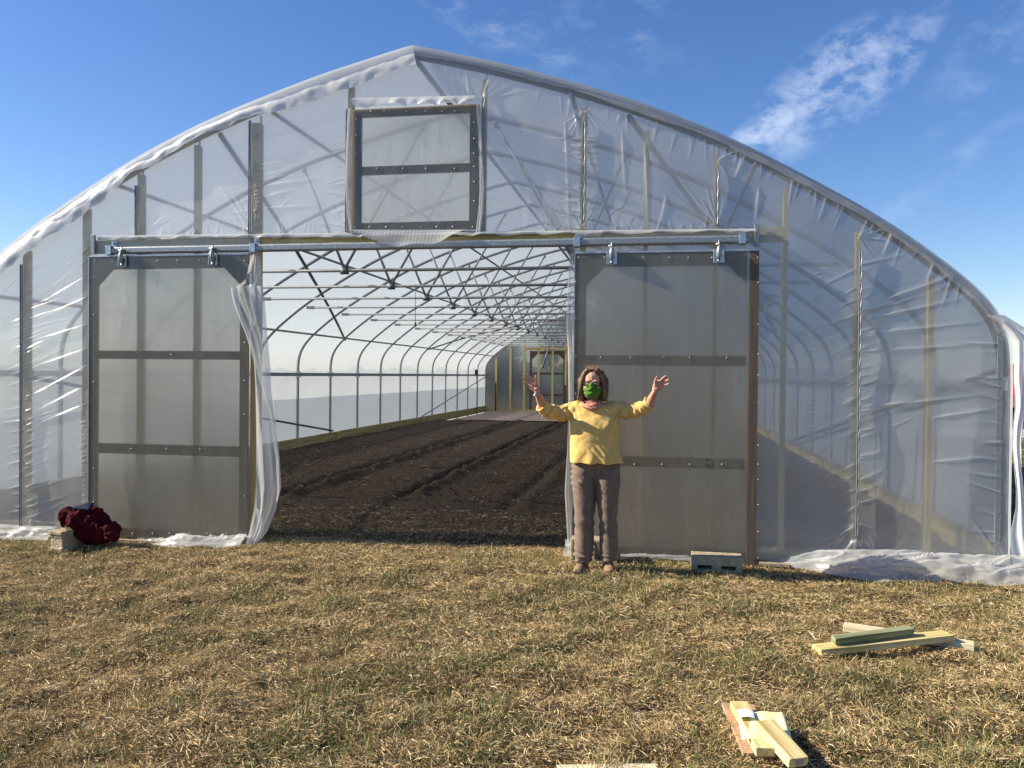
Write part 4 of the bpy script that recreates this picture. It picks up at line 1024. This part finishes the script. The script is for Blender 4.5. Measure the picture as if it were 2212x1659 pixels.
hand(A3, wL, [(625, 640, .024), (590, 590, .034), (555, 530, .040), (515, 480, .040), (480, 450, .033)],
     [([(525, 440), (502, 385), (478, 345), (455, 312), (430, 288)], 1.0), ([(485, 450), (440, 400), (408, 365), (380, 338), (352, 318)], 1.03),
      ([(455, 490), (405, 445), (375, 415), (348, 395), (322, 382)], .98), ([(435, 540), (390, 515), (362, 500), (340, 488), (320, 478)], .86)],
     [(595, 520), (618, 450), (615, 385), (602, 325)], YHD, .0083)
hand(A4, wR, [(1655, 640, .024), (1680, 595, .034), (1705, 550, .039), (1740, 510, .038), (1765, 490, .031)],
     [([(1745, 470), (1778, 430), (1803, 405), (1828, 382), (1852, 366)], 1.0), ([(1770, 480), (1812, 445), (1845, 418), (1872, 397), (1897, 380)], 1.03),
      ([(1780, 510), (1825, 480), (1860, 458), (1885, 442), (1908, 430)], .98), ([(1775, 550), (1820, 540), (1855, 528), (1882, 518), (1908, 508)], .86)],
     [(1665, 545), (1655, 485), (1668, 430), (1688, 383)], YHD, .0083)
body = link('body', remesh(b, .0036, 3), SKIN, PE, True)
# eyes
EYE = plain('eye_white', (.62, .56, .52), .3, .05); IRIS = plain('iris', (.04, .03, .02), .2, .1)
for s in (-1, 1):
    e = MB().ell(hc+Vector((s*.030, -.070, .002)), (.013, .010, .0055)).build('eye', EYE, PE, True)
    MB().ell(hc+Vector((s*.030, -.0785, .002)), (.0048, .003, .0046)).build('iris', IRIS, None, True).parent = PE
for o in list(sc.collection.objects):
    if o.name.startswith('iris'): o.matrix_parent_inverse = Matrix.Translation(PE.location).inverted()
# hair
hcn = MB()
def hairmass():
    m = MB()
    m.ell(hc+Vector((0, .022, .042)), (.082, .094, .088)); 
    for s in (-1, 1):
        m.tube([hc+Vector((s*.030, -.040, .118)), hc+Vector((s*.066, -.026, .072)), hc+Vector((s*.084, -.012, .01)), hc+Vector((s*.088, -.008, -.06)), hc+Vector((s*.084, .0, -.12)), hc+Vector((s*.070, .01, -.145))], [.022, .026, .026, .030, .026, .012], 10)
        m.tube([hc+Vector((s*.05, .06, .10)), hc+Vector((s*.085, .06, .02)), hc+Vector((s*.08, .06, -.09)), hc+Vector((s*.06, .05, -.14))], [.03, .045, .045, .02], 10)
    m.tube([hc+Vector((0, .10, .05)), hc+Vector((0, .11, -.05)), hc+Vector((0, .09, -.13))], [.06, .06, .03], 10)
    return m
hm = hairmass()
# keep the face clear: the mass starts behind the hairline
hair = link('hair', remesh(hm, .006, 3, lambda co: .0018*np.sin(co[:, 0]*520+co[:, 2]*30+6*vnoise(co[:, 2]*30, co[:, 0]*60))), HAIR, PE, True)
hs_ = MB(); Rh = random.Random(5)
for i in range(620):
    s = -1 if i % 2 else 1; f = Rh.random(); yy = lerp(-.050, .07, Rh.random()**1.4); spread = Rh.uniform(-.006, .008)
    top_ = hc+Vector((s*Rh.uniform(.0, .02), yy*.7+.0, .128+Rh.uniform(-.006, .006)-abs(yy)*.3))
    ln = Rh.uniform(-.142, -.105) if s < 0 else Rh.uniform(-.150, -.11)
    P_ = [top_, hc+Vector((s*(.046), yy*.9-.004, .110)), hc+Vector((s*(.073+spread), yy, .062)), hc+Vector((s*(.090+spread), yy+.008, .0)), hc+Vector((s*(.098+spread+Rh.uniform(-.006, .006)), yy+.008, -.06)),
          hc+Vector((s*(.098+spread*2+Rh.uniform(-.012, .012)), yy*.8+.005, -.11)), hc+Vector((s*(.092+Rh.uniform(-.022, .030)), yy*.8, ln))]
    hs_.tube(P_, [.001, .0020, .0024, .0024, .0022, .0019, .0006], 4)
for i in range(90):
    a = Rh.uniform(-1, 1); j_ = Rh.uniform(-.006, .006); P_ = [hc+Vector((a*.035, .05, .132+j_)), hc+Vector((a*.050, .0, .141-abs(a)*.012+j_)), hc+Vector((a*.062, -.040, .128-abs(a)*.018)), hc+Vector((a*.070, -.056, .112-abs(a)*.022+j_))]
    hs_.tube(P_, [.001, .0026, .0026, .001], 4)
hs_.build('hair_strands', HAIR2, PE, True)
# mask
V = []; nu, nv = 40, 26
for j in range(nv):
    v = j/(nv-1)
    for i in range(nu):
        u = lerp(-1, 1, i/(nu-1)); a = u*1.35
        z = lerp(lerp(.004, -.022, abs(u)**.8), -.125+.030*u*u, v)+(.010*exp(-(u/.16)**2)*(1-v))
        rx = lerp(.074, .058, v**1.5); ry = .088+.020*sin(pi*min(1, v*.95+.05))**.7-(.050*max(0, v-.72)/.28)
        nose = .020*exp(-(u/.20)**2)*exp(-((v-.16)/.22)**2)
        fold = .0045*sin(v*21+2.2*abs(u)+u*1.5)*(1-abs(u)*.3)+.003*sin(v*11-u*6)
        V.append(tuple(hc+Vector(((rx+fold*.5)*sin(a)*1.04, -(ry+nose+fold)*cos(a)**.8*(1 if cos(a) > 0 else 0)+.008, z))))
mk = big_mesh('face_mask', V, grid_faces(nv, nu), MASK, PE); s = mk.modifiers.new('s', 'SOLIDIFY'); s.thickness = .003
for sg in (-1, 1):
    MB().tube([hc+Vector((sg*.070, -.02, -.01)), hc+Vector((sg*.084, .012, .015))], .0015, 5).build('mask_strap', MASK, PE)
# glasses
g = MB()
for sg in (-1, 1):
    cc = hc+Vector((sg*.034, -.094, -.004)); P_ = []
    for i in range(25):
        a = 2*pi*i/24; P_.append(cc+Vector((.029*(abs(cos(a))**.8)*(1 if cos(a) > 0 else -1), .006*abs(cos(a))*(1 if sg*cos(a) > 0 else 0), .0185*(abs(sin(a))**.8)*(1 if sin(a) > 0 else -1))))
    g.tube(P_, .0022, 6, cap=False); g.tube([cc+Vector((sg*.029, .004, .008)), hc+Vector((sg*.078, -.04, .006)), hc+Vector((sg*.082, .01, .002))], .002, 6)
g.tube([hc+Vector((-.006, -.096, .002)), hc+Vector((0, -.099, .005)), hc+Vector((.006, -.096, .002))], .002, 6)
gl = g.build('glasses', DARK, PE, True)
t = MT('spectacle_lens'); LENS = t.out(t.node('ShaderNodeMixShader', {0: .14, 1: t.node('ShaderNodeBsdfTransparent', {'Color': (.80, .70, .66)}).outputs[0], 2: t.node('ShaderNodeBsdfGlossy', {'Roughness': .05}).outputs[0]}).outputs[0])
for sg in (-1, 1):
    MB().ell(hc+Vector((sg*.034, -.094, -.004)), (.028, .002, .0175), None, 20, 8).build('lens', LENS, PE, True)
# scarf
m = MB(); sc0 = Q(630, 392, YP-.02)
for k in range(6):
    zo = .026-.010*k; rr = .060+.004*k; P_ = []
    for i in range(29):
        a = 2*pi*i/28; P_.append(sc0+Vector((rr*cos(a)*1.02, rr*sin(a)*.92-.010-.004*k, zo-.014*max(0, -sin(a))**1.5+.006*sin(a*3+k*1.7))))
    m.tube(P_, .0095+.001*sin(k*2), 8, cap=False)
m.ell(sc0+Vector((.015, -.076, -.036)), (.026, .010, .009)); m.ell(sc0+Vector((.032, -.072, -.026)), (.026, .008, .008), Matrix.Rotation(-.3, 3, 'Y'))
link('scarf', remesh(m, .004, 2, lambda co: .0025*np.sin(co[:, 2]*260+co[:, 0]*90)), SCARF, PE, True)

# jersey
m = MB()
prof = [(384, 634, 64, .062, 0), (396, 637, 108, .080, 0), (412, 641, 142, .092, -.002), (440, 646, 160, .102, -.008), (480, 652, 166, .112, -.018), (520, 656, 168, .122, -.030), (560, 657, 165, .130, -.036), (600, 655, 160, .132, -.034),
        (650, 652, 160, .134, -.030), (700, 653, 164, .142, -.030), (750, 659, 171, .150, -.026), (781, 662, 175, .152, -.024)]
m.rings([[Vector((Q(cx, y).x+hw*U*(abs(cos(a))**.85)*(1 if cos(a) > 0 else -1), YP+yo+dp*sin(a), Q(cx, y).z)) for a in np.linspace(0, 2*pi, 40, endpoint=False)] for (y, cx, hw, dp, yo) in prof])
for sg in (-1, 1): m.ell(Vector((Q(652+sg*72, 548).x, YP-.098, Q(652, 548).z)), (.078, .060, .075))
m.ell(Vector((Q(655, 700).x, YP-.085, Q(655, 700).z)), (.14, .085, .10))
m.tube([Q(610, 446, YP), Q(540, 440, YP), Q(470, 452, YP-.01), Q(400, 455, YP-.05), Q(340, 448, YP-.10), Q(305, 415, YP-.135)], [.060, .084, .075, .064, .058, .050], 18)
m.tube([Q(690, 446, YP), Q(768, 440, YP), Q(835, 442, YP-.01), Q(890, 445, YP-.05), Q(945, 438, YP-.10), Q(1000, 398, YP-.135)], [.060, .083, .074, .062, .056, .049], 18)
for (c_, d_) in ((Q(303, 412, YP-.137), Q(303, 412, YP-.137)-Q(340, 448, YP-.10)), (Q(1003, 396, YP-.137), Q(1003, 396, YP-.137)-Q(945, 438, YP-.10))):
    d_.normalize(); u = d_.cross(Vector((0, 1, 0))).normalized(); w = d_.cross(u); P_ = [c_+(u*cos(a)+w*sin(a))*.047 for a in np.linspace(0, 2*pi, 21)]
    m.tube(P_, .010, 8, cap=False)
xL, xR, xc0 = Q(490, 500).x, Q(830, 500).x, Q(652, 600).x; zS, zW, zE = Q(600, 430).z, Q(600, 700).z, Q(600, 780).z
def jersey_folds(co):
    x, y, z = co[:, 0], co[:, 1], co[:, 2]
    n = (fbm(x*9+3, z*9+y*6, 3)-.5)*.012+(fbm(x*26+3, z*20+y*16, 2)-.5)*.005
    arm = sst(.17, .24, np.abs(x-xc0))*(z > zS-.12)
    n = n + arm*.030*(fbm((z*.8+np.abs(x-xc0)*1.2)*24+vnoise(x*7, z*7)*1.5, (z*1.2-np.abs(x-xc0)*.8)*6+y*8, 2)-.5)*.9
    pit = np.exp(-((np.abs(x-xc0)-.20)/.06)**2)*np.exp(-((z-zS+.07)/.08)**2)
    n = n + pit*.008*np.sin((np.abs(x-xc0)*1.0-z*.5)*120+5*vnoise(x*9, z*9))
    hemf = sst(zE+.14, zE+.02, z); n = n + hemf*.006*np.sin(x*48+3*vnoise(x*7, z*7))
    n = n + .005*np.exp(-((z-zE-.02)/.004)**2)*0
    wr = np.exp(-((x-Q(690, 700).x)/.05)**2)*np.exp(-((z-Q(690, 700).z)/.05)**2); n = n+wr*.007*np.sin((x+z*1.1)*95+4*vnoise(x*11, z*11))
    return n-.002
link('jersey', remesh(m, .0055, 5, jersey_folds), SHIRT, PE, True)
# trousers
m = MB()
def leg(rows):
    m.rings([[Vector((Q(cx, y).x+hw*U*cos(a), YP+yo+dp*sin(a), Q(cx, y).z)) for a in np.linspace(0, 2*pi, 26, endpoint=False)] for (y, cx, hw, dp, yo) in rows])
leg([(740, 655, 150, .115, 0), (800, 656, 158, .122, 0), (850, 656, 150, .105, .004), (900, 656, 120, .070, .01), (950, 656, 60, .04, .01), (975, 656, 30, .03, .01)])
leg([(790, 582, 70, .105, 0), (840, 578, 80, .120, 0), (900, 577, 83, .122, 0), (980, 582, 76, .105, 0), (1060, 584, 70, .098, -.005), (1150, 583, 62, .088, -.008), (1240, 582, 63, .084, 0), (1330, 580, 64, .082, 0), (1385, 578, 62, .080, 0), (1425, 577, 54, .072, -.002)])
leg([(790, 730, 70, .105, 0), (840, 735, 79, .120, 0), (900, 736, 81, .122, 0), (980, 734, 74, .105, 0), (1060, 735, 66, .098, -.005), (1150, 738, 58, .088, -.008), (1240, 740, 60, .084, 0), (1330, 740, 59, .082, 0), (1385, 740, 57, .080, 0), (1422, 740, 50, .072, -.002)])
zk, za, zh2 = Q(600, 1160).z, Q(600, 1390).z, Q(600, 880).z
def pant_folds(co):
    x, y, z = co[:, 0], co[:, 1], co[:, 2]
    n = (fbm(x*8+31, z*7+y*5, 3)-.5)*.014
    n = n + np.exp(-((z-zh2-.02)/.10)**2)*.008*np.sin(z*130+x*60+7*vnoise(x*9, z*9))*sst(Q(640, 900).x, Q(540, 900).x, x)
    n = n + np.exp(-((z-za)/.05)**2)*.012*np.sin(z*105+x*50+y*20+6*vnoise(x*11, z*11))*(vnoise(x*12, z*12+7)+.2)
    n = n + np.exp(-((z-zk)/.08)**2)*.007*np.sin(z*60+x*50+5*vnoise(x*8+3, z*8))
    return n
link('trousers', remesh(m, .0065, 5, pant_folds), PANTS, PE, True)
# boots
for (cx, rot) in ((566, -6), (739, 10)):
    m = MB(); o = Q(cx, 1452); bx, bz = o.x, G_P
    Rm = Matrix.Rotation(radians(rot), 3, 'Z')
    def bp(x, y, z): return Vector((bx, YP, bz))+Rm @ Vector((x, y, z))
    m.tube([bp(0, .045, .135), bp(0, .045, .075)], [.050, .052], 14)
    m.rings([[bp(w*cos(a), y+.0, .028+max(-.012, h*sin(a))*(1 if sin(a) > 0 else .4)) for a in np.linspace(0, 2*pi, 18, endpoint=False)] for (y, w, h) in [(.085, .034, .05), (.05, .044, .075), (.0, .046, .080), (-.05, .046, .062), (-.10, .049, .050), (-.14, .045, .042), (-.168, .030, .026)]])
    bo = link('boot', remesh(m, .005, 4, lambda co: (fbm(co[:, 0]*40, co[:, 2]*40+co[:, 1]*30, 2)-.5)*.005), BOOT, PE, True)
    s = MB(); ring = [(.0, .098), (.030, .09), (.046, .05), (.048, -.02), (.052, -.09), (.047, -.14), (.030, -.172), (0, -.182), (-.030, -.172), (-.047, -.14), (-.052, -.09), (-.048, -.02), (-.046, .05), (-.030, .09)]
    s.rings([[bp(x, y, .0) for x, y in ring], [bp(x, y, .024) for x, y in ring]])
    s.build('sole', SOLE, bo)
    l = MB()
    for k in range(5):
        y_, z_ = lerp(-.085, -.005, k/4), lerp(.085, .125, k/4)
        l.tube([bp(-.026, y_, z_-.006), bp(0, y_-.006, z_+.007), bp(.026, y_+.01, z_-.004)], .0030, 5); l.tube([bp(.026, y_, z_-.006), bp(0, y_-.006, z_+.008), bp(-.026, y_+.01, z_-.004)], .0030, 5)
    l.build('laces', SOLE, bo)
# watch and wristband
d_ = (A3(700, 830, YP-.19)-wL).normalized(); c_ = A3(655, 710, YHD+.015); u = d_.cross(Vector((0, 1, 0))).normalized(); w = d_.cross(u)
m = MB().tube([c_+(u*cos(a)+w*sin(a))*.0265 for a in np.linspace(0, 2*pi, 25)], .0038, 8, cap=False)
wt = m.build('wristwatch', GALV, PE, True)
MB().ell(A3(585, 760, YHD-.004), (.010, .009, .013)).build('watch_case', ALU, PE, True)

# ------------------------------------------------------------------ far things outside: wagon, trees
RED = plain('red_paint', (.45, .03, .03), .5, .2, 4); REDB = plain('rusty_red_brown', (.16, .05, .035), .8, .3, 6)
wy = 30.5; wp = onY(2209, 880, wy); wx = wp.x
wg = wempty('farm_wagon', (wx+2.4, wy, 0)); tag(wg, 'red farm wagon with high sides standing beyond the gravel road at the right edge', 'wagon')
m = MB(); 
def frustum(m, x0, x1, y0, y1, z0, X0, X1, Y0_, Y1_, z1):
    m.add([(x0, y0, z0), (x1, y0, z0), (x1, y1, z0), (x0, y1, z0), (X0, Y0_, z1), (X1, Y0_, z1), (X1, Y1_, z1), (X0, Y1_, z1)], [(0, 3, 2, 1), (0, 1, 5, 4), (1, 2, 6, 5), (2, 3, 7, 6), (3, 0, 4, 7)])
frustum(m, wx+.25, wx+4.6, wy, wy+2.2, 1.05, wx-.02, wx+4.9, wy-.25, wy+2.45, 2.12)
for k in range(6): m.span((wx+.35+k*.82, wy-.16, 1.05), (wx+.43+k*.82, wy+.02, 2.1))
keep(m.build('box_body', RED), wg)
keep(MB().span((wx+.15, wy+.1, .62), (wx+4.7, wy+2.1, 1.02)).build('frame', REDB), wg)
for x in (wx+.75, wx+3.9):
    for y in (wy+.05, wy+1.95): keep(MB().tube([(x, y, .40), (x, y+.22, .40)], .40, 20).build('wheel', SOLE), wg)
keep(MB().beam((wx+4.6, wy+1.1, .7), (wx+6.4, wy+1.1, .35), .12, .12).build('drawbar', REDB), wg)
LEAFY = vcol('leaf_clusters', .8, .3)
BARK = plain('bark', (.10, .075, .055), .95, .3, 15, .4)
def leaves(n, blobs, size, cols, seed):
    r = np.random.default_rng(seed); k = r.integers(0, len(blobs), n); B = np.array(blobs)[k]
    d = r.normal(size=(n, 3)); d /= np.linalg.norm(d, axis=1)[:, None]; rad = r.random(n)**.45
    P = B[:, :3]+d*(B[:, 3:4]*rad[:, None])*np.array([1, 1, .8])
    a = r.normal(size=(n, 3)); a /= np.linalg.norm(a, axis=1)[:, None]; b_ = np.cross(a, r.normal(size=(n, 3))); b_ /= np.linalg.norm(b_, axis=1)[:, None]
    s = size*(.5+r.random(n))[:, None]
    V = np.stack([P-a*s, P-b_*s*.6, P+a*s, P+b_*s*.6], 1).reshape(-1, 3)
    ci = r.integers(0, len(cols), n); C_ = np.array(cols)[ci]*(.7+.6*r.random(n))[:, None]
    return V, np.arange(4*n).reshape(-1, 4), np.repeat(C_, 4, 0)
AUT = [(.07, .065, .03), (.12, .07, .03), (.05, .06, .03), (.13, .085, .04)]
def tree(x, y, h, seed, label):
    r = random.Random(seed); T = wempty('tree', (x, y, 0)); tag(T, label, 'tree', 'autumn trees beyond the greenhouse')
    m = MB().tube([(x, y, -.1), (x+.1, y, h*.3), (x-.05, y, h*.75)], [h*.028, h*.02, h*.006], 8)
    bl = []
    for k in range(42):
        a = r.random()*2*pi; rr = h*.42*r.random()**.6; z = h*r.uniform(.04, .92); rr *= 1-.6*abs(z/h-.5)
        bl.append((x+cos(a)*rr, y+sin(a)*rr, z, h*r.uniform(.07, .13)))
        if k < 8: m.tube([(x, y, h*r.uniform(.25, .5)), (x+cos(a)*rr*.9, y+sin(a)*rr*.9, z)], [h*.010, h*.003], 5)
    keep(m.build('trunk', BARK), T)
    V, F_, C_ = leaves(16000, bl, h*.012, AUT, seed); keep(big_mesh('crown', V, F_, LEAFY, None, False, C_), T)
    return T
side_l = ['left of', 'behind']
specs = [(-8.2, 46, 7.2, 'tall brown green tree beyond the far end of the greenhouse, seen through the film'), (-4.6, 50, 6.6, 'lower olive tree beyond the far end of the greenhouse, seen through the film'), (-1.2, 47, 7, 'round autumn tree behind the far door, seen through the film'),
         (3.4, 49, 7, 'small autumn tree right of the far end, seen through the film')]
for i, (x, y, h, lb_) in enumerate(specs): tree(x, y, h, 20+i, lb_)
# far woods as one mass
r_ = np.random.default_rng(11); bl = []
for i in range(420):
    a = lerp(radians(95), radians(352), i/419.0) if i < 360 else lerp(radians(75), radians(95), (i-360)/59.0)
    d = 150+20*r_.random(); hh = 4+7*fbm(np.array(a*6.), np.array(1.), 2)+2*r_.random()
    if a > radians(330) or a < radians(100): hh *= .45
    if radians(100) < a < radians(215): hh *= .28
    bl.append((cos(a)*d, sin(a)*d, hh*.45, hh*.6))
V, F_, C_ = leaves(36000, bl, .9, [(.07, .06, .03), (.10, .07, .035), (.05, .055, .028)], 9)
tag(big_mesh('far_woods', V, F_, LEAFY, None, False, C_), 'low line of autumn woods on the horizon', 'woods', kind='stuff')

# ------------------------------------------------------------------ grass and straw
def blades(n, sampler, hgt, wid, lay, cols, colfn, seed, seg=1, clump=None):
    r = np.random.default_rng(seed); x, y = sampler(r, n); n = len(x)
    z = gz(x, y)
    az_ = r.random(n)*2*pi
    if clump is not None: az_ = fbm(x*2.1+clump, y*2.1, 2)*4*pi+r.normal(size=n)*.9
    elv = np.clip(lay[0]+lay[1]*r.normal(size=n), .02, 1.5)
    L_ = hgt[0]+(hgt[1]-hgt[0])*r.random(n)**1.6; w = wid[0]+(wid[1]-wid[0])*r.random(n)
    d = np.stack([np.cos(az_)*np.cos(elv), np.sin(az_)*np.cos(elv), np.sin(elv)], 1)
    q = r.normal(size=(n, 3)); sd = np.cross(d, q); sd /= np.linalg.norm(sd, axis=1)[:, None]
    base = np.stack([x, y, z+.004+.016*r.random(n)*(1 if lay[0] < .5 else 0)], 1)
    C_ = colfn(x, y, r, n)
    if seg == 1:
        tip = base+d*L_[:, None]
        V = np.stack([base-sd*w[:, None]/2, base+sd*w[:, None]/2, tip+sd*w[:, None]*.3, tip-sd*w[:, None]*.3], 1).reshape(-1, 3)
        return V, np.arange(4*n).reshape(-1, 4), np.repeat(C_, 4, 0)
    mid = base+d*L_[:, None]*.55; d2 = d+r.normal(size=(n, 3))*.45; d2[:, 2] -= .35; tip = mid+d2*L_[:, None]*.45; tip[:, 2] = np.maximum(tip[:, 2], z+.003)
    V = np.stack([base-sd*w[:, None]/2, base+sd*w[:, None]/2, mid+sd*w[:, None]*.45, mid-sd*w[:, None]*.45, tip+sd*w[:, None]*.1, tip-sd*w[:, None]*.1], 1).reshape(-1, 3)
    i = np.arange(n)[:, None]*6
    return V, np.concatenate([i+np.array([[0, 1, 2, 3]]), i+np.array([[3, 2, 4, 5]])]), np.repeat(C_, 6, 0)
def samp(dens):
    def f(r, n):
        m = int(n*2.2); y = 1.9+(7.66-1.9)*r.random(m)**.85; c = -.175*y-.25; hw = .72*y+.9
        x = c+(r.random(m)*2-1)*hw; k = r.random(m) < dens(x, y); return x[k][:n], y[k][:n]
    return f
def pal(cols, var=.3):
    cols = np.array(cols)
    def f(x, y, r, n):
        c = cols[r.integers(0, len(cols), n)]*(1+var*(r.random(n)*2-1))[:, None]; return c
    return f
gmask = lambda x, y: sst(.47, .65, fbm(x*.75+11, y*.75+3, 3)*.6+fbm(x*3.1+1, y*3.1, 2)*.4)
tuft = lambda x, y: sst(.50, .66, fbm(x*3.3+41, y*3.3+7, 2))
STRAW = [(.68, .51, .27), (.74, .58, .32), (.50, .35, .16), (.32, .21, .09), (.82, .68, .43), (.54, .37, .18)]
BROWN = [(.36, .23, .10), (.47, .32, .145), (.23, .145, .065), (.54, .39, .19)]
GREEN = [(.085, .13, .035), (.12, .17, .05), (.06, .095, .03), (.17, .20, .07), (.22, .23, .09)]
OLIVE = [(.30, .235, .10), (.40, .31, .14), (.22, .18, .075), (.46, .36, .18)]
parts = [
    blades(170000, samp(lambda x, y: .55+.45*(1-gmask(x, y))), (.012, .050), (.0016, .0034), (.12, .30), None, pal(BROWN), 31),
    blades(190000, samp(lambda x, y: .35+.65*(1-gmask(x, y))), (.015, .055), (.0018, .0040), (.18, .34), None, pal(STRAW), 32, 2, 5.),
    blades(60000, samp(lambda x, y: .02+.98*sst(.60, .72, fbm(x*4.1+81, y*4.1+17, 2))), (.04, .11), (.0016, .0034), (.9, .35), None, pal(OLIVE+GREEN[:2]), 36, 2),
    blades(120000, samp(lambda x, y: .18+.82*np.maximum(tuft(x, y), gmask(x, y)*.6)), (.02, .065), (.0014, .003), (.75, .40), None, pal(OLIVE+STRAW[:2]), 33, 2),
    blades(82000, samp(lambda x, y: .06+.94*gmask(x, y)), (.015, .060), (.0016, .0036), (.80, .45), None, pal(GREEN), 34, 2),
    blades(5000, samp(lambda x, y: .35+.6*(1-gmask(x, y))), (.05, .13), (.0018, .0036), (.12, .16), None, pal(STRAW[:2]+[(.68, .58, .40)]), 35, 2)]
def fuse(ps):
    n = 0; V = []; F_ = []; C_ = []
    for v, f, c in ps: V.append(v); F_.append(f+n); C_.append(c); n += len(v)
    return np.concatenate(V), np.concatenate(F_), np.concatenate(C_)
V, F_, C_ = fuse(parts)
tag(big_mesh('grass', V, F_, BLADE, None, False, C_), 'short mown grass with dry straw clippings', 'grass', kind='stuff')
# coarser grass beyond the near lawn
def samp2(r, n):
    x = r.uniform(-16, 14, n*2); y = r.uniform(1, 27, n*2)
    k = ~((x > XC-HALF-.05) & (x < XC+HALF+.05) & (y > 7.4)) & ~((np.abs(x+.175*y+.25) < .72*y+.85) & (y < 7.42) & (y > 1.9)); return x[k][:n], y[k][:n]
V, F_, C_ = fuse([blades(60000, samp2, (.03, .09), (.004, .008), (.4, .4), None, pal(STRAW+BROWN+OLIVE), 41, 1), blades(50000, samp2, (.03, .09), (.004, .008), (.8, .4), None, pal(GREEN+OLIVE), 42, 1)])
tag(big_mesh('field_grass', V, F_, BLADE, None, False, C_), 'grass of the field beside the greenhouse', 'grass', kind='stuff')
# litter and clods on the soil
def samps(y0_, y1_, p=1.6):
    def f(r, n): return r.uniform(XC-HALF+.1, XC+HALF-.1, n), y0_+(y1_-y0_)*r.random(n)**p
    return f
_gz = gz
gz = soil_z
V, F_, C_ = fuse([blades(16000, samps(7.45, 9.0, 1.5), (.02, .07), (.0016, .0036), (.2, .3), None, pal(STRAW+BROWN, .4), 51, 2),
                  blades(7000, samps(8, 26, 1.5), (.02, .10), (.002, .005), (.12, .2), None, pal(STRAW[:4]+BROWN, .4), 52, 2),
                  blades(4000, samps(7.45, 8.0, 1.), (.02, .06), (.0016, .003), (.7, .4), None, pal(OLIVE+GREEN, .3), 53, 2)])
tag(big_mesh('straw_litter', V, F_, BLADE, None, False, C_), 'dry straw scattered over the dark tilled soil', 'straw', kind='stuff')
rr = np.random.default_rng(61); n = 26000; x, y = samps(7.46, 17, 1.8)(rr, n); z = soil_z(x, y); s = (.003+.011*rr.random(n)**3)[:, None]*(1+.04*(y-7))[:, None]
octa = np.array([(1, 0, 0), (0, 1, 0), (-1, 0, 0), (0, -1, 0), (0, 0, 1), (0, 0, -1)], float)
O = octa[None]*(.6+.7*rr.random((n, 6, 1)))*s[:, :, None]; a = rr.random(n)*6.28; ca, sa = np.cos(a)[:, None], np.sin(a)[:, None]
O = np.stack([O[..., 0]*ca-O[..., 1]*sa, O[..., 0]*sa+O[..., 1]*ca, O[..., 2]], -1)
V = (O+np.stack([x, y, z], 1)[:, None]).reshape(-1, 3)
tri = np.array([(0, 1, 4), (1, 2, 4), (2, 3, 4), (3, 0, 4), (1, 0, 5), (2, 1, 5), (3, 2, 5), (0, 3, 5)])
F_ = (np.arange(n)[:, None, None]*6+tri[None]).reshape(-1, 3)
tag(big_mesh('soil_clods', V, F_, SOIL, None, False), 'loose clods of dark soil on the tilled bed', 'soil clods', kind='stuff')
gz = _gz
